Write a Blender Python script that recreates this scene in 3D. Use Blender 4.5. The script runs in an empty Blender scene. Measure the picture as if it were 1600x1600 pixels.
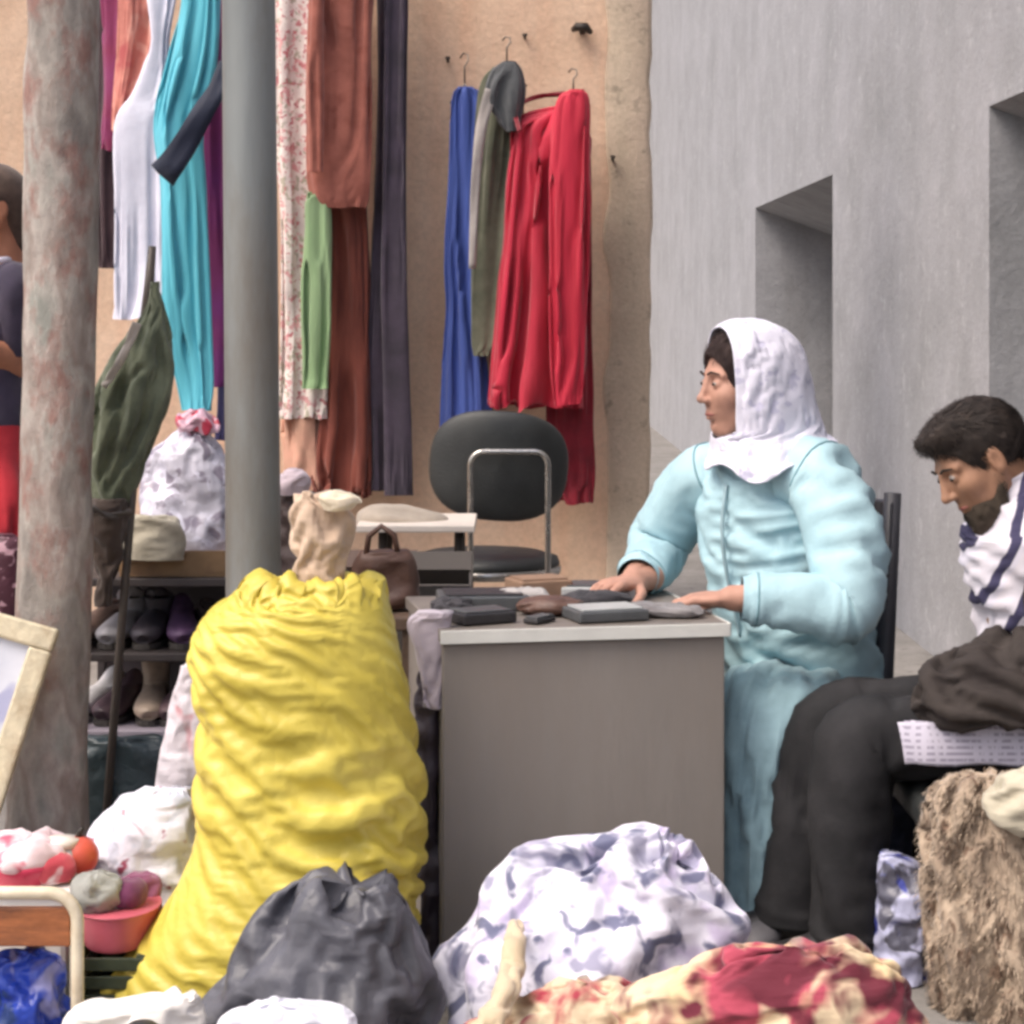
import bpy, math, random
import numpy as np
from mathutils import Vector, Matrix

# ------------------------------------------------------------------ camera, world, sun, exposure
scene = bpy.context.scene
FOC, CAM_H, HOR = 3350.0, 1.3, 490.0           # focal length in photo pixels, eye height, horizon row
cam_data = bpy.data.cameras.new('camera')
cam = bpy.data.objects.new('camera', cam_data)
scene.collection.objects.link(cam)
cam.location = (0, 0, CAM_H)
cam.rotation_euler = (math.radians(90), 0, 0)
cam_data.sensor_width = 36.0
cam_data.lens = 36.0 * FOC / 1600.0
cam_data.shift_y = -(800.0 - HOR) / 1600.0
cam_data.clip_end = 500
scene.camera = cam

SUN_EL, SUN_AZ = math.radians(56), math.radians(238)   # azimuth clockwise from +Y: behind the camera, to the left
world = bpy.data.worlds.new('World')
scene.world = world
world.use_nodes = True
wn = world.node_tree
sky = wn.nodes.new('ShaderNodeTexSky')
sky.sky_type = 'NISHITA'
sky.sun_disc = False
sky.sun_elevation = SUN_EL
sky.sun_rotation = SUN_AZ
sky.dust_density = 6.0
sky.air_density = 1.0
sky.ozone_density = 1.0
bg = wn.nodes['Background']
wn.links.new(sky.outputs[0], bg.inputs[0])
bg.inputs[1].default_value = 0.15
world.cycles.sampling_method = 'MANUAL'
world.cycles.sample_map_resolution = 256
sun_data = bpy.data.lights.new('sun', 'SUN')
sun_data.energy = 0.95
sun_data.angle = math.radians(35)
sun_data.color = (1.0, 0.96, 0.9)
sun = bpy.data.objects.new('sun', sun_data)
scene.collection.objects.link(sun)
sd = Vector((math.sin(SUN_AZ) * math.cos(SUN_EL), math.cos(SUN_AZ) * math.cos(SUN_EL), math.sin(SUN_EL)))
sun.rotation_euler = (-sd).to_track_quat('-Z', 'Y').to_euler()
sun.location = (0, 0, 8)
scene.view_settings.view_transform = 'Standard'
scene.view_settings.look = 'None'
scene.view_settings.exposure = 0.68
scene.view_settings.gamma = 1.0
scene.render.engine = 'CYCLES'
scene.cycles.filter_width = 3.2
scene.cycles.max_bounces = 4
scene.cycles.diffuse_bounces = 3
scene.cycles.caustics_reflective = False
scene.cycles.caustics_refractive = False
scene.cycles.use_adaptive_sampling = True
scene.cycles.adaptive_threshold = 0.03
scene.cycles.use_denoising = True
scene.render.use_persistent_data = False

rng = random.Random(7)
NR = np.random.default_rng(11)
COL = scene.collection


# ------------------------------------------------------------------ helpers: placing and linking
def P(x, y, d):
    """photo pixel and distance -> a point of the place"""
    return Vector(((x - 800) / FOC * d, d, CAM_H - (y - HOR) / FOC * d))


def lin(*c):
    if len(c) == 1:
        c = c[0]
    out = []
    for v in c[:3]:
        v = v / 255.0
        out.append(v / 12.92 if v <= .04045 else ((v + .055) / 1.055) ** 2.4)
    return tuple(out) + (1.0,)


def tag(o, label=None, cat=None, group=None, kind=None):
    if label: o['label'] = label
    if cat: o['category'] = cat
    if group: o['group'] = group
    if kind: o['kind'] = kind
    return o


def thing(name, label, cat, loc=(0, 0, 0), group=None):
    o = bpy.data.objects.new(name, None)
    COL.objects.link(o)
    o.location = loc
    o.empty_display_size = .05
    return tag(o, label, cat, group)


def attach(o, parent):
    o.parent = parent
    if parent is not None:
        m = Matrix.Identity(4)
        q = parent
        chain = []
        while q is not None:
            chain.append(q)
            q = q.parent
        for q in reversed(chain):
            m = m @ (q.matrix_parent_inverse if q.parent else Matrix.Identity(4)) @ Matrix.Translation(q.location)
        o.matrix_parent_inverse = m.inverted()
    return o


def mesh_obj(name, verts, faces, mat, parent=None, smooth=True, sub=0, solid=0, bevel=0):
    me = bpy.data.meshes.new(name)
    me.from_pydata([tuple(v) for v in verts], [], faces)
    me.update()
    if smooth:
        me.polygons.foreach_set('use_smooth', [True] * len(me.polygons))
    if mat is not None:
        me.materials.append(mat)
    o = bpy.data.objects.new(name, me)
    COL.objects.link(o)
    if parent is not None:
        attach(o, parent)
    if solid:
        s = o.modifiers.new('solid', 'SOLIDIFY'); s.thickness = solid; s.offset = 0
    if bevel:
        b = o.modifiers.new('bevel', 'BEVEL'); b.width = bevel; b.segments = 2; b.limit_method = 'ANGLE'
    if sub:
        s = o.modifiers.new('sub', 'SUBSURF'); s.levels = sub; s.render_levels = sub
    return o


class MB:
    """collects boxes, tubes and lathes into one mesh"""
    def __init__(self):
        self.v, self.f = [], []

    def add(self, vs, fs):
        b = len(self.v)
        self.v += [Vector(v) for v in vs]
        self.f += [tuple(i + b for i in f) for f in fs]
        return self

    def box(self, c, s, rot=None):
        c = Vector(c)
        vs = []
        for x in (-.5, .5):
            for y in (-.5, .5):
                for z in (-.5, .5):
                    v = Vector((x * s[0], y * s[1], z * s[2]))
                    if rot is not None: v = rot @ v
                    vs.append(c + v)
        return self.add(vs, [(0, 1, 3, 2), (4, 6, 7, 5), (0, 4, 5, 1), (2, 3, 7, 6), (0, 2, 6, 4), (1, 5, 7, 3)])

    def tube(self, pts, r, n=10, caps=True, closed=False):
        pts = [Vector(p) for p in pts]
        m = len(pts)
        rs = r if isinstance(r, (list, tuple)) else [r] * m
        vs, fs = [], []
        prev = None
        for i, p in enumerate(pts):
            a = pts[(i - 1) % m] if (closed or i > 0) else p
            b = pts[(i + 1) % m] if (closed or i < m - 1) else p
            t = (b - a).normalized()
            if prev is None:
                u = t.orthogonal().normalized()
            else:
                u = (prev - t * prev.dot(t))
                u = u.normalized() if u.length > 1e-6 else t.orthogonal().normalized()
            prev = u
            w = t.cross(u)
            for k in range(n):
                an = 2 * math.pi * k / n
                vs.append(p + (u * math.cos(an) + w * math.sin(an)) * rs[i])
        for i in range(m if closed else m - 1):
            j = (i + 1) % m
            for k in range(n):
                l = (k + 1) % n
                fs.append((i * n + k, i * n + l, j * n + l, j * n + k))
        if caps and not closed:
            fs.append(tuple(reversed(range(n))))
            fs.append(tuple((m - 1) * n + k for k in range(n)))
        return self.add(vs, fs)

    def lathe(self, c, prof, n=24, sx=1, sy=1, rot=None):
        c = Vector(c)
        vs, fs = [], []
        for r, z in prof:
            for k in range(n):
                a = 2 * math.pi * k / n
                v = Vector((r * math.cos(a) * sx, r * math.sin(a) * sy, z))
                if rot is not None: v = rot @ v
                vs.append(c + v)
        for i in range(len(prof) - 1):
            for k in range(n):
                l = (k + 1) % n
                fs.append((i * n + k, i * n + l, (i + 1) * n + l, (i + 1) * n + k))
        fs.append(tuple(reversed(range(n))))
        fs.append(tuple((len(prof) - 1) * n + k for k in range(n)))
        return self.add(vs, fs)

    def build(self, name, mat, parent=None, smooth=False, bevel=0, sub=0):
        return mesh_obj(name, self.v, self.f, mat, parent, smooth, sub, 0, bevel)


def smooth_path(pts, n):
    """Catmull-Rom through rows of numbers"""
    A = np.array(pts, float)
    A = np.vstack([2 * A[0] - A[1], A, 2 * A[-1] - A[-2]])
    m = len(pts) - 1
    t = np.linspace(0, m, n)
    i = np.minimum(t.astype(int), m - 1)
    f = (t - i)[:, None]
    p0, p1, p2, p3 = A[i], A[i + 1], A[i + 2], A[i + 3]
    return .5 * (2 * p1 + (p2 - p0) * f + (2 * p0 - 5 * p1 + 4 * p2 - p3) * f ** 2 + (3 * p1 - p0 - 3 * p2 + p3) * f ** 3)


# ------------------------------------------------------------------ helpers: noise and cloth
def noise3(p, seed=0):
    """value-gradient noise, vectorised; p (...,3)"""
    p = np.asarray(p, float)
    i = np.floor(p).astype(np.int64)
    f = p - i
    u = f * f * f * (f * (f * 6 - 15) + 10)
    out = 0
    for dx in (0, 1):
        for dy in (0, 1):
            for dz in (0, 1):
                h = ((i[..., 0] + dx) * 374761393 + (i[..., 1] + dy) * 668265263 + (i[..., 2] + dz) * 2147483647 + seed * 974634777) & 0xffffffff
                h = ((h ^ (h >> 13)) * 1274126177) & 0xffffffff
                h = h ^ (h >> 16)
                g = (h & 0xffff) / 32767.5 - 1.0
                w = (u[..., 0] if dx else 1 - u[..., 0]) * (u[..., 1] if dy else 1 - u[..., 1]) * (u[..., 2] if dz else 1 - u[..., 2])
                out = out + g * w
    return out


def wrinkle(T, su, sv, iters=150, hold=.015, bend=.4, wrap=True, shear=(1, 1), seed=0, amp=.005, holdmap=None, grain=0, gather=0):
    """cloth that is longer than the shape it covers buckles into folds (position based, on a grid)"""
    r = np.random.default_rng(seed)
    X = T.copy()
    n = r.normal(size=T.shape)
    for _ in range(3):
        n = n + np.roll(n, 1, 1) + np.roll(n, -1, 1)
        n[1:-1] = n[1:-1] + n[2:] + n[:-2]
        n /= n.std()
    for _ in range(grain):
        n[1:-1] = (n[1:-1] + n[2:] + n[:-2]) / 3
    if grain: n /= n.std()
    X += n * amp
    q = np.clip(.9 + 1.1 * noise3(T * 5.0 + seed * 3.7, seed), .15, 1.9)      # looser in some places, tighter in others
    su = 1 + (su - 1) * q if su > 1 else su + 0 * q
    sv = 1 + (sv - 1) * q if sv > 1 else sv + 0 * q
    d1 = lambda a, b: np.linalg.norm(np.roll(T, -b, 1)[a:] - T[:len(T) - a], axis=2)
    Lu0, Lv0 = d1(0, 1), d1(1, 0)
    Lu, Lv = Lu0 * su, Lv0 * sv[:-1]
    if gather:
        Lu = np.maximum(Lu, gather * Lu.mean(1).max())
    sc = np.sqrt((Lu[:-1] ** 2 + Lv ** 2) / (Lu0[:-1] ** 2 + Lv0 ** 2 + 1e-12))
    fam = []
    for (a, b, L, w) in ((0, 1, Lu, 1), (1, 0, Lv, 1), (1, 1, d1(1, 1) * sc * shear[0], .6), (1, -1, d1(1, -1) * sc * shear[1], .6),
                         (0, 3, d1(0, 3) * Lu / (Lu0 + 1e-9) * .985, bend), (3, 0, d1(3, 0) * sv[:-3] * .985, bend)):
        if not wrap and b:
            L = L.copy()
            if b > 0: L[:, -b:] = -1
            else: L[:, :-b] = -1
        fam.append((a, b, L, w, L > 1e-6))
    hm = hold if holdmap is None else holdmap[..., None]
    for it in range(iters):
        D = np.zeros_like(X)
        C = np.full(X.shape[:2], 1e-6)
        for a, b, L, w, ok in fam:
            d = np.roll(X, -b, 1)[a:] - X[:len(X) - a]
            l = np.sqrt((d * d).sum(2)) + 1e-9
            e = np.where(ok, (l - L) / l * .5 * w, 0)
            if b == 3 or a == 3: e = np.minimum(e, 0)
            c = d * e[..., None]
            D[:len(X) - a] += c
            C[:len(X) - a] += w * ok
            tmp = np.zeros_like(X); tmp[a:] = -c
            tc = np.zeros(X.shape[:2]); tc[a:] = w * ok
            D += np.roll(tmp, b, 1); C += np.roll(tc, b, 1)
        X += D / C[..., None] * 1.6
        X += (T - X) * hm
    return X


def upsample(X, wrap=True):
    nv, nu = X.shape[:2]
    Y = np.zeros((nv * 2 - 1, nu, 3))
    Y[::2] = X
    Y[1::2] = (X[1:] + X[:-1]) / 2
    if wrap:
        Z = np.zeros((Y.shape[0], nu * 2, 3))
        Z[:, ::2] = Y
        Z[:, 1::2] = (Y + np.roll(Y, -1, 1)) / 2
    else:
        Z = np.zeros((Y.shape[0], nu * 2 - 1, 3))
        Z[:, ::2] = Y
        Z[:, 1::2] = (Y[:, 1:] + Y[:, :-1]) / 2
    return Z


def crumple(T, su, sv, seed=0, wrap=True, shear=(1, 1), hold=.012, fine=.5, iters=(110, 70), amp=.008, holdmap=None, bend=.4, grain=0, gather=0):
    """two scales of folds: big ones on the coarse grid T, finer ones after doubling it"""
    X = wrinkle(T, su, sv, iters[0], hold, bend, wrap, shear, seed, amp, holdmap, grain, gather)
    U = upsample(X, wrap)
    if fine <= 0: return U
    h2 = None
    if holdmap is not None:
        h2 = upsample(np.repeat(holdmap[..., None], 3, 2), wrap)[..., 0] * 2
    return wrinkle(U, 1 + (su - 1) * fine, 1 + (sv - 1) * fine, iters[1], hold * 2, bend, wrap, shear, seed + 5, amp * .2, h2)


def grid_obj(name, X, mat, parent=None, wrap=True, cap0=False, cap1=False, sub=1, solid=0, flip=False):
    for _ in range(sub):
        if X.shape[0] * X.shape[1] > 9000: break
        X = upsample(X, wrap)
        Y = X.copy(); Y[1:-1] = (X[2:] + 2 * X[1:-1] + X[:-2]) / 4
        if wrap: X = (np.roll(Y, 1, 1) + 2 * Y + np.roll(Y, -1, 1)) / 4
        else:
            X = Y.copy(); X[:, 1:-1] = (Y[:, 2:] + 2 * Y[:, 1:-1] + Y[:, :-2]) / 4
    sub = 0
    nv, nu = X.shape[:2]
    vs = X.reshape(-1, 3).tolist()
    fs = []
    for j in range(nv - 1):
        for i in range(nu if wrap else nu - 1):
            k = (i + 1) % nu
            fs.append((j * nu + i, j * nu + k, (j + 1) * nu + k, (j + 1) * nu + i))
    if cap0:
        vs.append(X[0].mean(0).tolist())
        fs += [(len(vs) - 1, (i + 1) % nu, i) for i in range(nu)]
    if cap1:
        vs.append(X[-1].mean(0).tolist()); o = (nv - 1) * nu
        fs += [(len(vs) - 1, o + i, o + (i + 1) % nu) for i in range(nu)]
    if flip: fs = [tuple(reversed(f)) for f in fs]
    return mesh_obj(name, vs, fs, mat, parent, True, sub, solid)


def rows_grid(rows, d, depth=.8, maxdepth=1.0, nv=50, nu=72, lump=.0, seed=0, power=1.0, lean=0.0, mindepth=.02):
    """silhouette rows (photo row, left, right) of a thing at distance d -> closed rings, bottom to top"""
    rr = smooth_path(sorted(rows, key=lambda r: -r[0]), nv)
    u = np.linspace(0, 2 * np.pi, nu, endpoint=False)
    c, s = np.cos(u), np.sin(u)
    if power != 1.0:
        c = np.sign(c) * np.abs(c) ** power
        s = np.sign(s) * np.abs(s) ** power
    X = np.zeros((nv, nu, 3))
    z0 = None
    for j, (y, xl, xr) in enumerate(rr):
        a, b = P(xl, y, d), P(xr, y, d)
        w = max((b.x - a.x) / 2, .004)
        dp = max(min(w * depth, maxdepth), min(mindepth, w))
        if z0 is None: z0 = a.z
        X[j, :, 0] = (a.x + b.x) / 2 + w * c
        X[j, :, 1] = d + dp * s + lean * (a.z - z0)
        X[j, :, 2] = a.z
    if lump:
        q = noise3(X * 7.0, seed)
        ctr = X.mean(1, keepdims=True)
        rad = X - ctr
        rad[..., 2] = 0
        X = X + rad * (q * lump)[..., None]
    return X


def ground_clamp(X, z=.004):
    X[..., 2] = np.maximum(X[..., 2], z)
    return X


def bag(name, label, cat, rows, d, mat, depth=.8, su=1.05, sv=1.15, shear=(1, 1), seed=0, lump=.25, nv=46, nu=64, group=None, fine=.5, hold=.012, sub=1, maxdepth=1.0, power=1.0, clamp=True, amp=.012, lean=0.0, parent=None, gather=.35, coarse=.6):
    T = rows_grid(rows, d, depth, maxdepth, max(14, int(nv * coarse)), max(20, int(nu * coarse)), lump, seed, power, lean)
    X = wrinkle(T, su, sv, 120, hold, .4, True, shear, seed, amp, gather=gather)
    U = upsample(X)
    X = wrinkle(U, 1 + (su - 1) * .35, 1 + (sv - 1) * .35, 40, hold * 2.5, .4, True, shear, seed + 5, .002) if fine > 0 else U
    if clamp: ground_clamp(X)
    o = grid_obj(name, X, mat, parent, True, True, True, sub)
    if label: tag(o, label, cat, group)
    return o


def tube_grid(path, nv=40, nu=40, side=None):
    """path rows: x,y,z,rx,ry ; side: direction of rx"""
    R = smooth_path(path, nv)
    X = np.zeros((nv, nu, 3))
    u = np.linspace(0, 2 * np.pi, nu, endpoint=False)
    C = R[:, :3]
    Tn = np.gradient(C, axis=0)
    Tn /= np.linalg.norm(Tn, axis=1)[:, None]
    s = np.array(side if side is not None else (1, 0, 0), float)
    for j in range(nv):
        a = s - Tn[j] * s.dot(Tn[j])
        a /= np.linalg.norm(a)
        b = np.cross(Tn[j], a)
        X[j] = C[j] + R[j, 3] * np.cos(u)[:, None] * a + R[j, 4] * np.sin(u)[:, None] * b
    return X


# ------------------------------------------------------------------ helpers: smooth solids (bodies, heads, hands)
class SDF:
    def __init__(self, lo, hi, h):
        self.lo = np.array(lo, float); self.h = h
        self.n = np.ceil((np.array(hi, float) - self.lo) / h).astype(int) + 1
        self.f = np.full(tuple(self.n), 1.0, np.float32)

    def block(self, lo, hi, m):
        a = np.clip(np.floor((np.array(lo) - m - self.lo) / self.h).astype(int), 0, self.n - 1)
        b = np.clip(np.ceil((np.array(hi) + m - self.lo) / self.h).astype(int) + 1, 1, self.n)
        ax = [self.lo[i] + self.h * np.arange(a[i], b[i]) for i in range(3)]
        G = np.stack(np.meshgrid(*ax, indexing='ij'), -1)
        return tuple(slice(a[i], b[i]) for i in range(3)), G

    def put(self, sl, d, k, sub=False):
        f = self.f[sl]
        if sub:
            h = np.clip(.5 - .5 * (f + d) / k, 0, 1)
            self.f[sl] = f * (1 - h) - d * h + k * h * (1 - h)
        else:
            h = np.clip(.5 + .5 * (d - f) / k, 0, 1)
            self.f[sl] = d * (1 - h) + f * h - k * h * (1 - h)

    def cap(self, a, b, ra, rb=None, k=.01, sub=False):
        rb = ra if rb is None else rb
        a = np.array(a, float); b = np.array(b, float)
        r = max(ra, rb)
        sl, G = self.block(np.minimum(a, b) - r, np.maximum(a, b) + r, k * 1.5 + 3 * self.h)
        ab = b - a
        t = np.clip(((G - a) @ ab) / (ab @ ab + 1e-12), 0, 1)
        d = np.linalg.norm(G - a - t[..., None] * ab, axis=-1) - (ra + (rb - ra) * t)
        self.put(sl, d, k, sub); return self

    def ell(self, c, r, k=.01, sub=False, rot=None):
        c = np.array(c, float); r = np.array(r, float)
        R = r.max() if rot is not None else r
        sl, G = self.block(c - R, c + R, k * 1.5 + 3 * self.h)
        q = G - c
        if rot is not None: q = q @ np.array(rot)
        k0 = np.linalg.norm(q / r, axis=-1); k1 = np.linalg.norm(q / (r * r), axis=-1) + 1e-9
        self.put(sl, k0 * (k0 - 1) / k1, k, sub); return self

    def mesh(self):
        f = self.f; s = f < 0
        n = f.shape
        cs = [(x, y, z) for x in (0, 1) for y in (0, 1) for z in (0, 1)]
        def sub(A, c): return A[c[0]:n[0] - 1 + c[0], c[1]:n[1] - 1 + c[1], c[2]:n[2] - 1 + c[2]]
        cnt = sum(sub(s, c).astype(np.int8) for c in cs)
        act = (cnt > 0) & (cnt < 8)
        idx = np.full(act.shape, -1, np.int64)
        ii = np.argwhere(act)
        idx[act] = np.arange(len(ii))
        pos = np.zeros((len(ii), 3)); num = np.zeros(len(ii))
        for c in cs:
            for ax in range(3):
                if c[ax]: continue
                e = list(c); e[ax] = 1
                fa = f[ii[:, 0] + c[0], ii[:, 1] + c[1], ii[:, 2] + c[2]]
                fb = f[ii[:, 0] + e[0], ii[:, 1] + e[1], ii[:, 2] + e[2]]
                m = (fa < 0) != (fb < 0)
                t = np.where(m, fa / np.where(m, fa - fb, 1), 0)
                p = np.array(c, float)[None] + np.eye(3)[ax][None] * t[:, None]
                pos[m] += p[m]; num[m] += 1
        pos = self.lo + self.h * (ii + pos / num[:, None])
        faces = []
        for ax in range(3):
            b, c = (ax + 1) % 3, (ax + 2) % 3
            s0 = [slice(None)] * 3; s1 = [slice(None)] * 3
            s0[ax] = slice(0, n[ax] - 1); s1[ax] = slice(1, n[ax])
            ch = s[tuple(s0)] != s[tuple(s1)]
            w = np.argwhere(ch)
            w = w[(w[:, b] > 0) & (w[:, c] > 0) & (w[:, b] < n[b] - 1) & (w[:, c] < n[c] - 1)]
            ins = s[w[:, 0], w[:, 1], w[:, 2]]
            def cell(db, dc):
                q = w.copy(); q[:, b] -= db; q[:, c] -= dc
                return idx[q[:, 0], q[:, 1], q[:, 2]]
            Q = np.stack([cell(1, 1), cell(0, 1), cell(0, 0), cell(1, 0)], 1)
            Q[~ins] = Q[~ins][:, ::-1]
            faces.append(Q)
        return pos, np.vstack(faces)


def join_meshes(parts):
    vs, fs, o = [], [], 0
    for v, f in parts:
        vs.append(np.asarray(v)); fs += (np.asarray(f) + o).tolist(); o += len(v)
    return np.vstack(vs), [tuple(q) for q in fs]


# ------------------------------------------------------------------ materials
def nt(name):
    m = bpy.data.materials.new(name)
    m.use_nodes = True
    t = m.node_tree
    return m, t, t.nodes['Principled BSDF']


def N(t, kind, **kw):
    n = t.nodes.new(kind)
    for k, v in kw.items():
        if k in n.inputs: n.inputs[k].default_value = v
        else: setattr(n, k, v)
    return n


def ramp(t, src, stops, interp='LINEAR'):
    r = t.nodes.new('ShaderNodeValToRGB')
    r.color_ramp.interpolation = interp
    e = r.color_ramp.elements
    while len(e) < len(stops): e.new(.5)
    for i, (p, c) in enumerate(stops):
        e[i].position = p; e[i].color = c if len(c) == 4 else tuple(c) + (1,)
    t.links.new(src, r.inputs[0])
    return r.outputs[0]


def coords(t, scale=(1, 1, 1), loc=(0, 0, 0)):
    tc = t.nodes.new('ShaderNodeTexCoord')
    mp = t.nodes.new('ShaderNodeMapping')
    mp.inputs['Scale'].default_value = scale
    mp.inputs['Location'].default_value = loc
    t.links.new(tc.outputs['Object'], mp.inputs[0])
    return mp.outputs[0]


def mul(c, k):
    return tuple(min(1, v * k) for v in c[:3]) + (1,)


def mixc(t, fac, a, b, blend='MIX'):
    m = t.nodes.new('ShaderNodeMix'); m.data_type = 'RGBA'; m.blend_type = blend
    for inp, v in ((m.inputs[0], fac), (m.inputs[6], a), (m.inputs[7], b)):
        if hasattr(v, 'is_output') or hasattr(v, 'links'): t.links.new(v, inp)
        else: inp.default_value = v
    return m.outputs[2]


def bump(t, b, src, strength, dist=.01):
    n = N(t, 'ShaderNodeBump', Strength=strength, Distance=dist)
    t.links.new(src, n.inputs['Height'])
    prev = b.inputs['Normal'].links
    if prev: t.links.new(prev[0].from_socket, n.inputs['Normal'])
    t.links.new(n.outputs[0], b.inputs['Normal'])


MATS = {}


def cloth(name, c, c2=None, scale=9, rough=.88, weave=420, spots=None, var=.22, stretch=(1, 1, 1), sheen=.25, spotscale=40, spotcut=.62, trans=0, soft=.03):
    if name in MATS: return MATS[name]
    m, t, b = nt(name)
    co = coords(t, stretch)
    n1 = N(t, 'ShaderNodeTexNoise', Scale=scale, Detail=5, Roughness=.6); t.links.new(co, n1.inputs[0])
    col = ramp(t, n1.outputs[0], [(.3, mul(c, 1 - var)), (.7, mul(c2 or c, 1 + var * .6))])
    if spots:
        for k, sc_ in enumerate(spots):
            vo = N(t, 'ShaderNodeTexNoise', Scale=spotscale * (1 + .37 * k), Detail=2.5, Distortion=.6)
            mp = coords(t, stretch, (3.1 * k + 1, 1.7 * k, .9 * k))
            t.links.new(mp, vo.inputs[0])
            f = ramp(t, vo.outputs[0], [(spotcut - soft, (0, 0, 0)), (spotcut + soft, (1, 1, 1))])
            col = mixc(t, f, col, sc_)
    t.links.new(col, b.inputs['Base Color'])
    b.inputs['Roughness'].default_value = rough
    b.inputs['Sheen Weight'].default_value = sheen
    b.inputs['Specular IOR Level'].default_value = .25
    if trans: b.inputs['Subsurface Weight'].default_value = trans; b.inputs['Subsurface Scale'].default_value = .02
    n2 = N(t, 'ShaderNodeTexNoise', Scale=weave, Detail=2); t.links.new(co, n2.inputs[0])
    bump(t, b, n2.outputs[0], .25, .002)
    n3 = N(t, 'ShaderNodeTexNoise', Scale=38, Detail=4); t.links.new(co, n3.inputs[0])
    bump(t, b, n3.outputs[0], .25, .008)
    MATS[name] = m
    return m


def plastic(name, c, rough=.38, var=.15, c2=None, scale=14, spots=None, spotscale=25, spotcut=.6, crease=.35, trans=0.0, coat=0):
    if name in MATS: return MATS[name]
    m, t, b = nt(name)
    co = coords(t)
    n1 = N(t, 'ShaderNodeTexNoise', Scale=scale, Detail=4); t.links.new(co, n1.inputs[0])
    col = ramp(t, n1.outputs[0], [(.3, mul(c, 1 - var)), (.7, mul(c2 or c, 1 + var * .5))])
    if spots:
        for k, sc_ in enumerate(spots):
            vo = N(t, 'ShaderNodeTexNoise', Scale=spotscale * (1 + .4 * k), Detail=2, Distortion=.8)
            t.links.new(coords(t, (1, 1, 1), (2.3 * k + 5, 1.1 * k, .7 * k)), vo.inputs[0])
            f = ramp(t, vo.outputs[0], [(spotcut - .03, (0, 0, 0)), (spotcut + .03, (1, 1, 1))])
            col = mixc(t, f, col, sc_)
    t.links.new(col, b.inputs['Base Color'])
    b.inputs['Roughness'].default_value = rough
    if trans:
        b.inputs['Subsurface Weight'].default_value = trans
        b.inputs['Subsurface Scale'].default_value = .03
    v = N(t, 'ShaderNodeTexVoronoi', Scale=24); v.feature = 'DISTANCE_TO_EDGE'
    nd = N(t, 'ShaderNodeTexNoise', Scale=9, Detail=3); t.links.new(co, nd.inputs[0])
    dd = mixc(t, .12, co, nd.outputs['Color'], 'ADD'); t.links.new(dd, v.inputs[0])
    bump(t, b, v.outputs['Distance'], crease, .012)
    n3 = N(t, 'ShaderNodeTexNoise', Scale=60, Detail=3); t.links.new(co, n3.inputs[0])
    bump(t, b, n3.outputs[0], crease * .6, .006)
    MATS[name] = m
    return m


def solid(name, c, rough=.5, metal=0, var=.15, scale=20, bumpy=.15, bscale=90, dirt=None, coat=0, stretch=(1, 1, 1)):
    if name in MATS: return MATS[name]
    m, t, b = nt(name)
    co = coords(t, stretch)
    n1 = N(t, 'ShaderNodeTexNoise', Scale=scale, Detail=6, Roughness=.6); t.links.new(co, n1.inputs[0])
    col = ramp(t, n1.outputs[0], [(.3, mul(c, 1 - var)), (.7, mul(c, 1 + var))])
    if dirt:
        n4 = N(t, 'ShaderNodeTexNoise', Scale=scale * .35, Detail=8, Roughness=.7); t.links.new(co, n4.inputs[0])
        f = ramp(t, n4.outputs[0], [(.5, (0, 0, 0)), (.7, (1, 1, 1))])
        col = mixc(t, f, col, dirt)
    t.links.new(col, b.inputs['Base Color'])
    r = ramp(t, n1.outputs[0], [(.3, (max(rough - .1, 0),) * 3), (.7, (min(rough + .1, 1),) * 3)])
    t.links.new(r, b.inputs['Roughness'])
    b.inputs['Metallic'].default_value = metal
    if coat: b.inputs['Coat Weight'].default_value = coat
    if bumpy:
        n2 = N(t, 'ShaderNodeTexNoise', Scale=bscale, Detail=5); t.links.new(co, n2.inputs[0])
        bump(t, b, n2.outputs[0], bumpy, .006)
    MATS[name] = m
    return m


def plaster(name, c, c2, streak, streak_amt=.5, blotch=None):
    m, t, b = nt(name)
    co = coords(t)
    n1 = N(t, 'ShaderNodeTexNoise', Scale=2.2, Detail=8, Roughness=.62); t.links.new(co, n1.inputs[0])
    col = ramp(t, n1.outputs[0], [(.32, c), (.68, c2)])
    cs = coords(t, (5, 5, .35))
    n2 = N(t, 'ShaderNodeTexNoise', Scale=1.6, Detail=5, Roughness=.55); t.links.new(cs, n2.inputs[0])
    f = ramp(t, n2.outputs[0], [(.46, (0, 0, 0)), (.75, (streak_amt,) * 3)])
    col = mixc(t, f, col, streak)
    if blotch:
        n5 = N(t, 'ShaderNodeTexNoise', Scale=11, Detail=6, Roughness=.7); t.links.new(coords(t, (1, 1, 1), (7, 3, 1)), n5.inputs[0])
        f = ramp(t, n5.outputs[0], [(.56, (0, 0, 0)), (.66, (.8, .8, .8))])
        col = mixc(t, f, col, blotch)
    n3 = N(t, 'ShaderNodeTexNoise', Scale=55, Detail=6, Roughness=.7); t.links.new(co, n3.inputs[0])
    sp = ramp(t, n3.outputs[0], [(.35, (.86, .86, .86)), (.6, (1, 1, 1))])
    col = mixc(t, 1.0, col, sp, 'MULTIPLY')
    t.links.new(col, b.inputs['Base Color'])
    b.inputs['Roughness'].default_value = .93
    b.inputs['Specular IOR Level'].default_value = .2
    bump(t, b, n3.outputs[0], .5, .006)
    bump(t, b, n1.outputs[0], .4, .05)
    return m


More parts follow.
